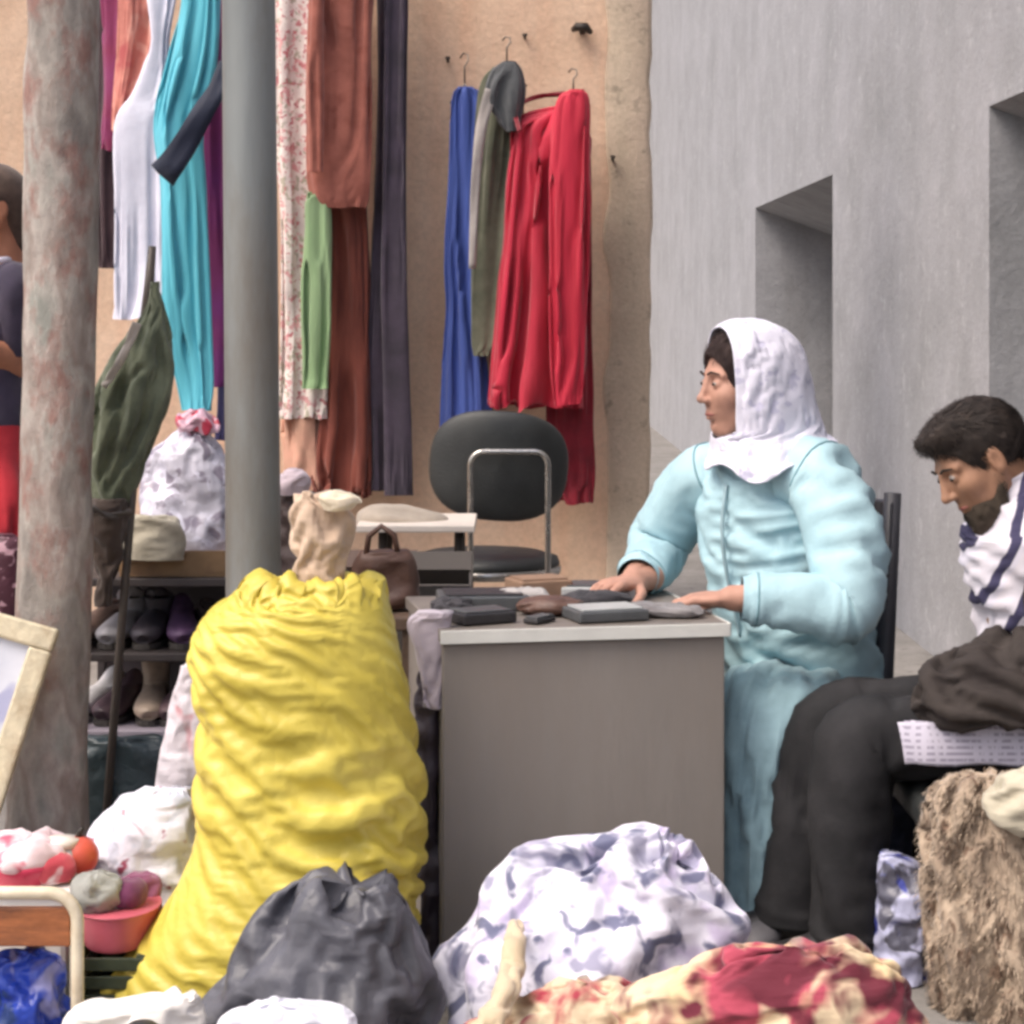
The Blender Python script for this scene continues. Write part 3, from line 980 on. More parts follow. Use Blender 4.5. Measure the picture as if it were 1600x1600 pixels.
soft_item('scarf', 'pale grey folded scarf behind the brown purse on the table', 'scarf', .22, .29, .06, .04, .02, .1, cloth('pale_grey_scarf', lin(172, 166, 164)), 205, 1.2, 1.1)
# lilac towel over the table's left edge, and what stands below it
m_lilac = cloth('lilac_towel', lin(168, 158, 172), lin(184, 174, 184))
T = rows_grid([(955, 655, 712), (975, 640, 706), (1020, 652, 700), (1070, 664, 700), (1105, 668, 698)], 4.24, depth=.3, maxdepth=.03, nv=30, nu=40, power=.7)
T[..., 0] -= .004
tag(grid_obj('towel', crumple(T, 1.2, 1.02, 61, hold=.015, fine=.3), m_lilac, None, True, True, True, 0), 'lilac grey towel hanging at the left corner of the taupe table', 'towel')
bag('bag', 'dark plum bag squeezed between the yellow sack and the table', 'bag', [(1045, 664, 690), (1070, 650, 690), (1150, 648, 692), (1300, 652, 692), (1400, 655, 694), (1530, 650, 694)], 4.27, plastic('plum_plastic', lin(58, 50, 60), .5), .9, 1.05, 1.15, seed=62, lump=.1, nv=40, nu=36, fine=0)

# ================================================================== BLACK ROUND-BACK CHAIR BEHIND THE TABLE
CD = 7.1
ch = thing('chair', 'black padded chair with oval backrest and chrome tube legs behind the table', 'chair', P(780, 1090, 7.3))
m_pad = solid('black_vinyl', lin(44, 46, 46), .5, 0, .25, 9, .25, 160)
m_chrome = solid('chrome_tube', lin(176, 172, 166), .22, .9, .08)
def pad(name, c, rx, ry, rz, sq=2.5, rot=None):
    vs, fs = [], []
    nu, nv = 48, 20
    for j in range(nv + 1):
        b = math.pi * (j / nv - .5)
        for i in range(nu):
            a = 2 * math.pi * i / nu
            e = 2 / sq
            ca, sa, cb, sb = math.cos(a), math.sin(a), math.cos(b), math.sin(b)
            v = Vector((rx * math.copysign(abs(ca) ** e, ca) * abs(cb) ** .6, ry * sb, rz * math.copysign(abs(sa) ** e, sa) * abs(cb) ** .6))
            v.y += .05 * (v.x / rx) ** 2
            if rot is not None: v = rot @ v
            vs.append(Vector(c) + v)
    for j in range(nv):
        for i in range(nu):
            fs.append((j * nu + i, j * nu + (i + 1) % nu, (j + 1) * nu + (i + 1) % nu, (j + 1) * nu + i))
    return mesh_obj(name, vs, fs, m_pad, ch, True)
cb = P(779, 728, CD + .09)
pad('backrest', cb, .235, .035, .185, 2.6, Matrix.Rotation(math.radians(4), 3, 'Y'))
cs = P(757, 872, 7.45)
mb = MB(); mb.lathe((cs.x, 7.45, .395), [(.18, 0), (.245, .012), (.262, .04), (.255, .062), (.2, .078), (.05, .082)], 40); mb.build('seat', m_pad, ch, True)
mb = MB(); mb.lathe((cs.x, 7.45, .405), [(.262, -.006), (.2665, 0), (.2665, .018), (.262, .024)], 40); mb.build('seat_rim', m_chrome, ch, True)
a, b = P(735, 905, CD), P(856, 905, CD)
za = P(0, 706, CD).z
def arch(xl, xr, y0, zt, r=.05):
    pts = [(xl, y0, 0), (xl, y0, zt * .5), (xl, y0, zt - r)]
    for k in range(1, 7):
        t = k / 7 * math.pi / 2
        pts.append((xl + r - r * math.cos(t), y0, zt - r + r * math.sin(t)))
    pts.append((xl + r, y0, zt))
    q = [(xr + xl - p[0], p[1], p[2]) for p in reversed(pts)]
    return pts + q
mb = MB(); mb.tube(arch(a.x, b.x, CD, za, .045), .0105, 10); mb.build('back_tube', m_chrome, ch, True)
for sx in (-1, 1):
    mb = MB(); mb.tube([(cs.x + sx * .15, 7.6, .40), (cs.x + sx * .19, 7.68, .2), (cs.x + sx * .21, 7.7, 0)], .0105, 10); mb.build('leg', m_chrome, ch, True)
    mb = MB(); mb.tube([((a.x, b.x)[sx > 0], CD, .40), (cs.x + sx * .12, 7.45, .40)], .009, 8); mb.build('seat_bracket', m_chrome, ch, True)

# ================================================================== SMALL WHITE TABLE AND THE BROWN THINGS BEHIND THE SACK
wt = thing('side_table', 'small white topped table left of the black chair', 'table', P(648, 900, 6.7))
xl, xr = P(556, 0, 6.55).x, P(742, 0, 6.55).x
m_wtop = solid('white_board', lin(226, 216, 206), .45, 0, .06, 7)
mb = MB(); mb.box(((xl + xr) / 2, 6.75, .642), (xr - xl, .40, .022)); mb.build('table_top', m_wtop, wt, False, .004)
for sx in (xl + .08, xr - .05):
    for y in (6.6, 6.9):
        mb = MB(); mb.tube([(sx, y, .631), (sx - .01, y, 0)], .014, 10); mb.build('leg', m_dark, wt, True)
mb = MB(); mb.box(((xl + xr) / 2, 6.75, .25), (xr - xl - .1, .3, .018)); mb.build('lower_shelf', m_dark, wt, False, .003)
bag('cushion', 'grey beige cushion lying on the small white table', 'cushion', [(790, 580, 640), (802, 566, 690), (818, 568, 700), (821, 575, 695)], 6.75, cloth('grey_beige', lin(176, 164, 150)), .8, 1.05, 1.05, seed=63, lump=.15, nv=22, nu=40, fine=0, clamp=False)

st = thing('wooden_stand', 'low brown wooden stand behind the yellow sack', 'stand', P(560, 1300, 5.0))
m_bwood = solid('brown_wood', lin(104, 84, 70), .6, 0, .2, 10, .2, 60, stretch=(1, 6, 6))
mb = MB(); mb.box((P(545, 0, 5).x, 5.0, .60), (.36, .34, .03)); mb.build('stand_top', m_bwood, st, False, .004)
for sx in (-.15, .15):
    for sy in (-.14, .14):
        mb = MB(); mb.box((P(545, 0, 5).x + sx, 5 + sy, .2925), (.035, .035, .585)); mb.build('leg', m_bwood, st, False, .003)
m_beigec = cloth('beige_cloth', lin(190, 164, 142), lin(204, 180, 158), scale=12)
bag('cloth_bundle', 'beige cloth bundle sticking up out of the yellow sack mouth', 'cloth', [(775, 470, 512), (800, 456, 546), (840, 460, 542), (880, 466, 536), (925, 462, 540), (985, 455, 550)], 4.07, m_beigec, .8, 1.24, 1.2, seed=64, lump=.6, gather=.7, nv=38, nu=56, clamp=False)
bag('cloth', 'cream folded cloth on top of the beige bundle', 'cloth', [(768, 510, 545), (778, 500, 562), (790, 502, 558), (798, 506, 548)], 4.03, cloth('cream_cloth', lin(226, 212, 188)), .9, 1.15, 1.1, seed=65, lump=.2, nv=18, nu=36, clamp=False, fine=0)
hbg = thing('handbag', 'brown leather handbag on the wooden stand behind the sack', 'handbag', (P(596, 0, 4.95).x, 4.95, .615))
bag('bag_body', None, None, [(862, 566, 636), (878, 556, 646), (920, 552, 652), (940, 552, 654), (948, 556, 648)], 4.95, m_brownl, .6, 1.04, 1.1, seed=66, lump=.1, nv=26, nu=44, clamp=False, parent=hbg, fine=0)
mb = MB(); mb.tube([P(572, 868, 4.93), P(576, 838, 4.93), P(596, 822, 4.93), P(616, 836, 4.93), P(622, 868, 4.93)], .007, 8); mb.build('handle', m_brownl, hbg, True)
kb = bag('bag', 'dark brown bag beside the pole behind the beige bundle', 'bag', [(770, 440, 480), (785, 432, 500), (850, 432, 520), (920, 430, 540), (948, 436, 536)], 5.02, plastic('dark_brown_bag', lin(74, 60, 58), .6), .6, 1.06, 1.12, seed=67, lump=.2, nv=36, nu=44, clamp=False, fine=0)
bag('scarf', 'pinkish white scarf heaped on the dark brown bag', 'scarf', [(734, 446, 470), (744, 438, 478), (758, 436, 480), (772, 442, 474)], 5.0, cloth('pink_white', lin(224, 206, 214)), .9, 1.15, 1.1, seed=68, lump=.2, nv=18, nu=32, clamp=False, fine=0)
for k, (px, py, w, h, dd, c, lab) in enumerate(((590, 900, 60, 90, 5.9, (118, 98, 88), 'brown carton standing under the small white table'), (668, 905, 70, 110, 5.6, (84, 78, 74), 'dark grey carton between the small white table and the taupe table'))):
    cbx = thing('carton', lab, 'box', P(px, 1300, dd))
    c0 = P(px, py, dd); hz = c0.z
    mb = MB(); mb.box((c0.x, dd, hz / 2), (w * 2 / FOC * dd, .3, hz)); mb.build('box_body', solid('carton_%d' % k, lin(*c), .85, 0, .12, 6), cbx, False, .004)
    for sy in (-1, 1):
        mb = MB(); mb.box((c0.x, dd + sy * .165, hz + .028), (w * 2 / FOC * dd - .01, .004, .07), Matrix.Rotation(-sy * .9, 3, 'X')); mb.build('flap', MATS['carton_%d' % k], cbx, False)

# ================================================================== SHOE RACK, PLASTIC BAG AND PARASOL ON THE LEFT
KD = 5.25
rk = thing('shoe_rack', 'dark rack crowded with shoes between the tree and the yellow sack', 'rack', P(245, 1320, KD))
xl, xr = P(118, 0, KD).x, P(372, 0, KD).x
m_rack = solid('rack_metal', lin(66, 60, 60), .5, .3)
m_board = solid('lilac_board', lin(146, 138, 150), .6, 0, .1, 9)
zs = [(.655, m_rack), (.475, m_rack), (.29, m_board)]
for z, m in zs:
    mb = MB(); mb.box(((xl + xr) / 2, KD + .1, z), (xr - xl, .42, .02)); mb.build('shelf', m, rk, False, .003)
for x in (xl + .008, xr - .008):
    for y in (KD - .095, KD + .295):
        mb = MB(); mb.box((x, y, .335), (.02, .02, .67)); mb.build('post', m_rack, rk, False, .002)
mb = MB(); mb.box(((xl + xr) / 2, KD + .32, .36), (xr - xl, .008, .58)); mb.build('back_sheet', solid('rack_back', lin(84, 76, 78), .8), rk)


def shoe(label, pos, yaw_, L, mat, sole, high=.07, group=None, boot=0, lace=None):
    o = thing('shoe', label, 'shoe', pos, group)
    R = Matrix.Rotation(yaw_, 3, 'Z')
    rows = [(-.5, .030, .024, .030), (-.47, .034, .032, .034), (-.3, .036, .036, .036 + boot * .5), (-.12, .036, .036, .036), (.05, .032, .040, .032), (.25, .026, .044, .026), (.4, .022, .040, .022), (.49, .018, .024, .018), (.505, .016, .010, .012)]
    X = tube_grid([(x * L, 0, z * high / .07 + .012, w * L / .27, h * high / .07) for x, z, w, h in rows], 30, 24, (0, 1, 0))
    X[..., 2] = np.maximum(X[..., 2], .014)
    V = np.array(R) @ X.reshape(-1, 3).T
    X = V.T.reshape(X.shape) + np.array(pos)
    grid_obj('upper', X, mat, o, True, True, True, 0)
    pts = []
    n = 28
    vs = []
    for zz in (0.001, .014):
        for k in range(n):
            a = 2 * math.pi * k / n
            x = math.cos(a) * .52 * L
            w = (.040 + .008 * math.cos(a)) * L / .27 * abs(math.sin(a)) ** .7 * math.copysign(1, math.sin(a))
            vs.append(Vector(pos) + R @ Vector((x, w, zz)))
    fs = [(k, (k + 1) % n, n + (k + 1) % n, n + k) for k in range(n)] + [tuple(range(n))[::-1], tuple(range(n, 2 * n))]
    mesh_obj('sole', vs, fs, sole, o, False)
    topz = max(.06, high * .98)
    mb = MB()
    ring = [Vector(pos) + R @ Vector((-.24 * L + math.cos(2 * math.pi * k / 20) * .17 * L, math.sin(2 * math.pi * k / 20) * .095 * L, topz + .012 - .012 * math.cos(2 * math.pi * k / 20))) for k in range(20)]
    mb.tube(ring, .006, 6, closed=True); mb.build('collar', mat, o, True)
    if boot:
        Y = tube_grid([(-.26 * L, 0, .03, .17 * L, .12 * L), (-.25 * L, 0, boot * .6, .16 * L, .125 * L), (-.26 * L, 0, boot, .18 * L, .14 * L), (-.26 * L, 0, boot + .004, .16 * L, .12 * L)], 16, 24, (1, 0, 0))
        Y = wrinkle(Y, 1.02, 1.12, 40, .03, seed=int(abs(pos[0]) * 100))
        V = np.array(R) @ Y.reshape(-1, 3).T
        grid_obj('shaft', V.T.reshape(Y.shape) + np.array(pos), mat, o, True, True, False, 0, .004)
    return o


m_sole = solid('rubber_sole', lin(60, 56, 54), .8)
m_wsole = solid('white_sole', lin(196, 194, 192), .7)
SH = [  # shelf z, pixel x, length, colour, label, yaw, boot, y
    (.485, 150, .25, (86, 70, 64), 'brown shoe at the left end of the upper rack shelf', -2.0, 0, 0),
    (.485, 193, .25, (128, 126, 130), 'grey ankle boot on the upper rack shelf under the cardboard tray', -1.75, .1, 0),
    (.485, 238, .25, (50, 46, 52), 'black ankle boot right of the grey boot on the upper shelf', -1.6, .1, 0),
    (.485, 284, .25, (70, 50, 76), 'dark purple shoe on the upper rack shelf', -1.4, .06, 0),
    (.485, 335, .25, (60, 50, 50), 'dark brown shoe at the right end of the upper shelf', -1.2, 0, 0),
    (.30, 146, .25, (176, 174, 176), 'white sneaker at the left end of the lower rack shelf', -2.1, .07, 0),
    (.30, 190, .25, (58, 44, 50), 'black shoe next to the white sneaker on the lower shelf', -1.8, .05, 0),
    (.30, 238, .25, (146, 130, 116), 'beige suede boot in the middle of the lower shelf', -1.5, .13, 0),
    (.30, 284, .25, (84, 66, 70), 'maroon shoe right of the beige boot on the lower shelf', -1.7, 0, 0),
    (.30, 335, .25, (50, 46, 48), 'black ankle boot at the right end of the lower shelf', -1.3, .09, 0),
]
for z, px, L, c, lab, yw, boot, dy in SH:
    shoe(lab, (P(px, 0, KD + .05).x, KD + .06 + dy, z + .001), yw, L, solid('shoe_%d%d%d' % c, lin(*[min(235, v * 1.2 + 6) for v in c]), .5, 0, .2, 30, .25, 150), m_wsole if c[0] > 150 else m_sole, group='shoes on the rack', boot=boot)

# tray, beige parcel and lilac plastic bag on top of the rack
ty = thing('tray', 'brown cardboard tray on top of the shoe rack', 'tray', (P(280, 0, KD).x, KD + .08, .665))
m_card = solid('cardboard', lin(142, 114, 84), .85, 0, .18, 9, .2, 60, lin(112, 86, 70))
xl2, xr2 = P(196, 0, KD).x, P(362, 0, KD).x
mb = MB(); mb.box(((xl2 + xr2) / 2, KD + .09, .672), (xr2 - xl2, .34, .012)); mb.build('tray_floor', m_card, ty)
for s in (-1, 1):
    mb = MB(); mb.box(((xl2 + xr2) / 2, KD + .09 + s * .168, .703), (xr2 - xl2, .006, .05)); mb.build('tray_side', m_card, ty)
    mb = MB(); mb.box((((xl2, xr2)[s > 0]), KD + .09, .703), (.006, .33, .05)); mb.build('tray_end', m_card, ty)
m_clear = plastic('lilac_plastic', lin(192, 188, 204), .3, .12, lin(214, 212, 224), 10, [lin(146, 138, 154), lin(222, 220, 236)], 16, .57, .25)
pbg = thing('plastic_bag', 'pale lilac plastic bag with red tied top on the shoe rack', 'bag', (P(285, 0, KD).x, KD + .1, .68))
bag('bag_body', None, None, [(672, 285, 318), (686, 262, 338), (715, 235, 352), (770, 216, 364), (830, 208, 368), (872, 214, 366), (884, 226, 356)], KD + .09, m_clear, .7, 1.12, 1.16, (1.05, .96), 71, .18, 40, 60, clamp=False, parent=pbg)
bag('tied_top', None, None, [(640, 298, 318), (650, 288, 330), (662, 282, 340), (674, 284, 330)], KD + .08, plastic('red_white_plastic', lin(214, 176, 192), .4, spots=[lin(190, 60, 84)], spotscale=30, spotcut=.52), .8, 1.25, 1.1, seed=72, lump=.3, nv=20, nu=36, clamp=False, parent=pbg, fine=0)
bag('parcel', 'beige cloth parcel in front of the lilac plastic bag', 'parcel', [(806, 212, 262), (818, 196, 280), (850, 188, 290), (872, 190, 288)], KD - .10, cloth('beige_parcel', lin(176, 168, 150), lin(190, 182, 164)), .5, 1.06, 1.1, seed=73, lump=.2, nv=22, nu=40, clamp=False, fine=0)

# closed olive parasol standing between the tree and the rack
par = thing('parasol', 'closed olive green parasol leaning beside the tree trunk', 'parasol', P(140, 1378, 4.98))
pt, pbm = P(238, 385, 5.0), P(158, 1375, 4.92)
pbm.z = 0.0
ax = (pt - pbm)
m_pole2 = solid('dark_pole', lin(84, 76, 70), .5, .1)
m_oliv = cloth('olive_canvas', lin(92, 100, 82), lin(112, 118, 98), scale=14, var=.3)
mb = MB(); mb.tube([pbm, pbm + ax * .5, pbm + ax * .98], .010, 12); mb.build('pole', m_pole2, par, True)
mb = MB(); mb.tube([pbm + ax * .86, pbm + ax * .93, pt], [.016, .012, .009], 10); mb.build('finial', m_pole2, par, True)
T = rows_grid([(790, 140, 206), (760, 138, 216), (700, 138, 236), (640, 146, 258), (580, 166, 268), (530, 196, 268), (490, 226, 260), (460, 234, 252), (440, 236, 248)], 4.98, depth=.7, maxdepth=.07, nv=44, nu=56)
grid_obj('canopy', crumple(T, 1.3, 1.0, 74, hold=.012, fine=.3, amp=.012), m_oliv, par, True, True, False, 0)
strip('canopy_edge', [(214, 505, 4.86), (196, 548, 4.87), (172, 590, 4.88), (162, 604, 4.88)], (.02, .012), 0, cloth('pale_edge_cloth', lin(196, 186, 176)), par)
T = rows_grid([(944, 150, 172), (900, 150, 180), (850, 142, 190), (800, 138, 200), (780, 142, 196)], 4.95, depth=.8, nv=24, nu=30)
grid_obj('cover_sleeve', crumple(T, 1.15, 1.1, 75, fine=0), cloth('brown_sleeve', lin(82, 70, 64)), par, True, True, True, 0)
strip('tie_cord', [(140, 792, 4.86), (170, 806, 4.85), (204, 800, 4.88)], .012, 0, m_pole2, par)

m_teal = plastic('dark_teal_plastic', lin(50, 62, 66), .4, .2)
bag('bag', 'dark teal bag on the ground under the shoe rack', 'bag', [(1152, 130, 250), (1168, 116, 276), (1220, 108, 296), (1290, 106, 306), (1370, 112, 304)], 4.98, m_teal, .35, 1.08, 1.15, seed=76, lump=.12, nv=34, nu=54, fine=.3)
m_pinkw = plastic('white_pink_plastic', lin(208, 200, 206), .45, .1, spots=[lin(196, 150, 156)], spotscale=10, spotcut=.58)
bag('shopping_bag', 'white and pink shopping bag behind the left side of the yellow sack', 'bag', [(1042, 284, 318), (1090, 268, 330), (1160, 254, 334), (1222, 246, 336), (1330, 246, 340), (1437, 250, 340)], 4.58, m_pinkw, .6, 1.05, 1.1, (1.04, .97), 77, .12, 40, 50, fine=.3)
m_wbag = plastic('white_plastic', lin(222, 222, 234), .35, .1, None, 14, [lin(150, 70, 92), lin(196, 200, 214)], 13, .61, .25)
bag('plastic_bag', 'crumpled white plastic bag with dark red print left of the yellow sack', 'bag', [(1234, 232, 290), (1256, 190, 306), (1300, 158, 322), (1360, 142, 334), (1420, 140, 340), (1505, 150, 340)], 4.3, m_wbag, .65, 1.14, 1.18, (1.05, .96), 78, .25, 42, 60)

# leaning picture frame at the left edge
fr = thing('picture_frame', 'pale gilt picture frame tilted against the tree trunk at the left edge', 'picture frame', P(-40, 1468, 4.45))
FA = math.radians(16)
e1 = Vector((math.cos(FA), 0, -math.sin(FA))); e2 = Vector((-math.sin(FA), -.22, -math.cos(FA))).normalized()
FTR = P(93, 984, 4.60)
FWd, FHt, FB = .46, .60, .05
m_gilt = solid('pale_gilt', lin(206, 194, 166), .45, .15, .15, 25, .3, 80, lin(170, 150, 120))
fn = e1.cross(e2).normalized()
if fn.y > 0: fn = -fn
def fbar(a, b, w, mat, name, th=.03, off=0):
    c = (a + b) / 2 + fn * off
    L = (b - a).length
    d1 = (b - a).normalized(); d2 = fn.cross(d1)
    R = Matrix((d1, d2, fn)).transposed()
    mb = MB(); mb.box(c, (L, w, th), R)
    return mb.build(name, mat, fr, False, .006)
TL, TR = FTR - e1 * FWd, FTR
BL, BR = TL + e2 * FHt, TR + e2 * FHt
h = FB / 2
fbar(TL + e2 * h, TR + e2 * h, FB, m_gilt, 'frame_rail')
fbar(BL - e2 * h, BR - e2 * h, FB, m_gilt, 'frame_rail')
fbar(TL + e1 * h + e2 * FB, BL + e1 * h - e2 * FB, FB, m_gilt, 'frame_rail')
fbar(TR - e1 * h + e2 * FB, BR - e1 * h - e2 * FB, FB, m_gilt, 'frame_rail')
fbar(TL + e1 * .03 + e2 * FHt / 2, TR - e1 * .03 + e2 * FHt / 2, FHt - .06, plastic('pale_print', lin(196, 200, 214), .35, .12, lin(214, 216, 226), 6, [lin(168, 170, 200), lin(206, 210, 206)], 7, .58, .02), 'picture', .008, -.006)
fbar(TL + e1 * .02 + e2 * FHt / 2, TR - e1 * .02 + e2 * FHt / 2, FHt - .04, m_bwood, 'backing', .006, -.016)

# ================================================================== LOW DISPLAY AT THE FRONT LEFT
m_wcloth = cloth('white_cover', lin(226, 220, 214), lin(232, 228, 224), var=.08)
cx0, cx1 = P(-190, 0, 4.1).x, P(118, 0, 4.1).x
cr = thing('low_crate', 'low white covered crate with toys and bowls at the front left', 'crate', ((cx0 + cx1) / 2, 4.2, 0))
mb = MB(); mb.box(((cx0 + cx1) / 2, 4.19, .105), (cx1 - cx0, .34, .21)); mb.build('box_body', m_wcloth, cr, False, .012)
mb = MB(); mb.box(((cx0 + cx1) / 2, 4.19, .2135), (cx1 - cx0 + .02, .36, .007)); mb.build('cover', m_wcloth, cr, False, .002)
def lathe_thing(name, label, cat, c, parts):
    o = thing(name, label, cat, c)
    for nm, prof, mat in parts:
        mb = MB(); mb.lathe(c, prof, 28); mb.build(nm, mat, o, True)
    return o
m_redp = plastic('red_pink_plastic', lin(214, 66, 96), .3, .1, crease=.05)
m_pinkp = plastic('pale_pink_plastic', lin(232, 190, 200), .3, .08, crease=.05)
m_orange = plastic('orange_red', lin(214, 94, 74), .4, .12, crease=.08)
c = P(38, 1392, 4.09); c.z = .217
lathe_thing('bowl', 'red plastic bowl on the white covered crate at the left edge', 'bowl', c, [('bowl_body', [(.05, 0), (.062, .004), (.074, .03), (.078, .042)], m_redp)])
soft_item('cloth', 'pale pink cloth stuffed in the red bowl', 'cloth', 0, 0, .066, .066, .034, .4, MATS['pale_pink_cloth'] if 'pale_pink_cloth' in MATS else cloth('pale_pink_cloth', lin(226, 196, 202), lin(232, 214, 218), spots=[lin(206, 92, 116)], spotscale=16, soft=.06), 211, 1.3, 1.25, at=(c.x, c.y, .232))
c = P(-30, 1392, 4.2); c.z = .217
lathe_thing('bowl', 'pink bowl cut off by the left edge of the picture', 'bowl', c, [('bowl_body', [(.04, 0), (.06, .02), (.07, .05), (.064, .05), (.05, .02)], m_pinkp)])
bag('cloth', 'heap of pale pink cloth behind the red bowl', 'cloth', [(1304, 20, 70), (1316, -30, 110), (1336, -70, 126), (1358, -80, 130)], 4.26, cloth('pale_pink_cloth', lin(228, 204, 206), lin(232, 218, 220), spots=[lin(214, 140, 156)], spotscale=9, soft=.08), .5, 1.15, 1.15, seed=83, lump=.3, nv=26, nu=54, clamp=False)
c = P(98, 1380, 4.12); c.z = .217
lathe_thing('jar', 'pale grey lidded jar behind the red bowl', 'jar', c, [('jar_body', [(.03, 0), (.036, .01), (.036, .05), (.03, .06)], m_lgrey), ('lid', [(.033, .0602), (.033, .075), (.002, .077)], m_wtop)])
gcr = thing('green_crate', 'dark green crate under the pink tub', 'crate', (P(180, 0, 4.02).x, 4.03, 0))
gx = P(180, 0, 4.02).x
m_gcr = solid('dark_green_plastic', lin(58, 66, 50), .5)
mb = MB(); mb.box((gx, 4.06, .012), (.13, .2, .02)); mb.build('crate_floor', m_gcr, gcr)
for s in (-1, 1):
    for k in range(3):
        mb = MB(); mb.box((gx, 4.06 + s * .1, .03 + k * .034), (.13, .008, .024)); mb.build('slat', m_gcr, gcr, False, .002)
        mb = MB(); mb.box((gx + s * .062, 4.06, .03 + k * .034), (.008, .19, .024)); mb.build('slat', m_gcr, gcr, False, .002)
for sx in (-1, 1):
    for sy in (-1, 1):
        mb = MB(); mb.box((gx + sx * .0585, 4.06 + sy * .0925, .058), (.018, .018, .114)); mb.build('corner_post', m_gcr, gcr, False, .002)
m_tub = plastic('dusty_rose_plastic', lin(196, 96, 112), .4, .12, crease=.06)
pk = thing('tub', 'dusty pink tub on the dark green crate left of the sack', 'tub', (gx, 4.05, .116))
X = tube_grid([(gx, 4.06, .1165, .058, .09), (gx, 4.06, .12, .064, .095), (gx, 4.06, .178, .076, .105), (gx, 4.06, .182, .08, .108), (gx, 4.06, .184, .074, .10), (gx, 4.06, .172, .06, .09)], 24, 40, (1, 0, 0))
grid_obj('tub_body', X, m_tub, pk, True, True, True, 0)
soft_item('pouch', 'crumpled grey green cloth pouch in the pink tub', 'pouch', 0, 0, .045, .04, .036, .5, cloth('grey_green_cloth', lin(142, 144, 138), lin(160, 160, 154), spots=[lin(92, 52, 80)], spotscale=14, soft=.05), 212, 1.25, 1.2, at=(P(150, 0, 4.0).x, 4.02, .174))
soft_item('cloth', 'dark purple cloth in the pink tub beside the grey pouch', 'cloth', 0, 0, .034, .04, .03, -.4, cloth('dark_purple_cloth', lin(104, 50, 84), lin(120, 62, 96)), 213, 1.25, 1.2, at=(P(196, 0, 4.04).x, 4.05, .174))
soft_item('cloth', 'red and white crumpled cloth on the crate behind the orange ball', 'cloth', 0, 0, .05, .05, .03, .2, cloth('red_white_cloth', lin(196, 70, 84), lin(206, 90, 100), spots=[lin(230, 214, 214)], spotscale=15, soft=.04), 214, 1.3, 1.25, at=(P(82, 0, 4.1).x, 4.08, .217))
c = Vector((P(136, 0, 4.16).x, 4.16, .01))
ob = thing('toy_ball', 'orange red ball between the bowl and the white plastic bag', 'ball', c)
mb = MB(); n = 16
c2 = Vector((c.x, c.y, 0))
stand = MB(); stand.lathe((c.x, 4.30, 0), [(.03, 0), (.03, .22), (.034, .232)], 20)
mb.lathe((c.x - .01, 4.13, .2175 + .038), [(.038 * math.sin(math.pi * k / n) + .0005, -.038 * math.cos(math.pi * k / n)) for k in range(n + 1)], 28)
ob.location = (c.x - .01, 4.13, .2175)
mb.build('ball_body', m_orange, ob, True)
mb = MB(); mb.tube([(c.x - .01, 4.13, .29), (c.x - .008, 4.128, .302), (c.x - .002, 4.126, .31)], [.008, .005, .004], 8); mb.build('stem', m_dark, ob, True)
bag('pouch', 'plum coloured pouch at the edge of the white plastic bag', 'pouch', [(1366, 200, 236), (1378, 190, 246), (1400, 188, 250), (1440, 192, 250), (1530, 196, 250)], 4.13, cloth('plum_pouch', lin(128, 70, 100), lin(150, 96, 124)), .8, 1.1, 1.12, seed=79, lump=.2, nv=26, nu=36, fine=0)

# cream tubular stool with wooden panel, blue bag inside it
sl = thing('tubular_stool', 'low cream tubular stool with orange wood panel at the front left corner', 'stool', P(20, 1660, 3.78))
m_cream = solid('cream_enamel', lin(226, 214, 190), .35, 0, .1, 20, .1, 60, lin(196, 176, 146))
m_owood = solid('orange_wood', lin(164, 100, 62), .5, 0, .25, 12, .2, 60, lin(120, 74, 52), stretch=(2, 2, 10))
xl, xr = P(-150, 0, 3.72).x, P(121, 0, 3.72).x
for y in (3.72, 3.94):
    mb = MB(); mb.tube(arch(xl, xr if y < 3.8 else P(118, 0, 3.94).x, y, .295 if y < 3.8 else .20, .05), .0115, 10); mb.build('tube_frame', m_cream, sl, True)
for x in (xl, xr):
    mb = MB(); mb.tube([(x, 3.72, .1), (x if x == xl else P(118, 0, 3.94).x, 3.94, .1)], .008, 8); mb.build('side_rail', m_cream, sl, True)
mb = MB(); mb.box(((xl + xr) / 2, 3.728, .235), (xr - xl - .026, .014, .068)); mb.build('wood_panel', m_owood, sl, False, .003)
mb = MB(); mb.box(((xl + xr) / 2, 3.83, .206), (xr - xl - .14, .2, .012)); mb.build('seat_board', m_owood, sl, False, .003)
m_bluep = plastic('blue_plastic', lin(40, 66, 176), .3, .3, lin(52, 84, 200), 10, [lin(150, 150, 200), lin(40, 60, 110)], 11, .62, .4)
bag('plastic_bag', 'bright blue plastic bag inside the cream tubular stool', 'bag', [(1486, 22, 72), (1500, -8, 96), (1540, -30, 104), (1590, -40, 106), (1655, -36, 104)], 3.80, m_bluep, .5, 1.16, 1.18, (1.05, .96), 80, .2, 34, 56)

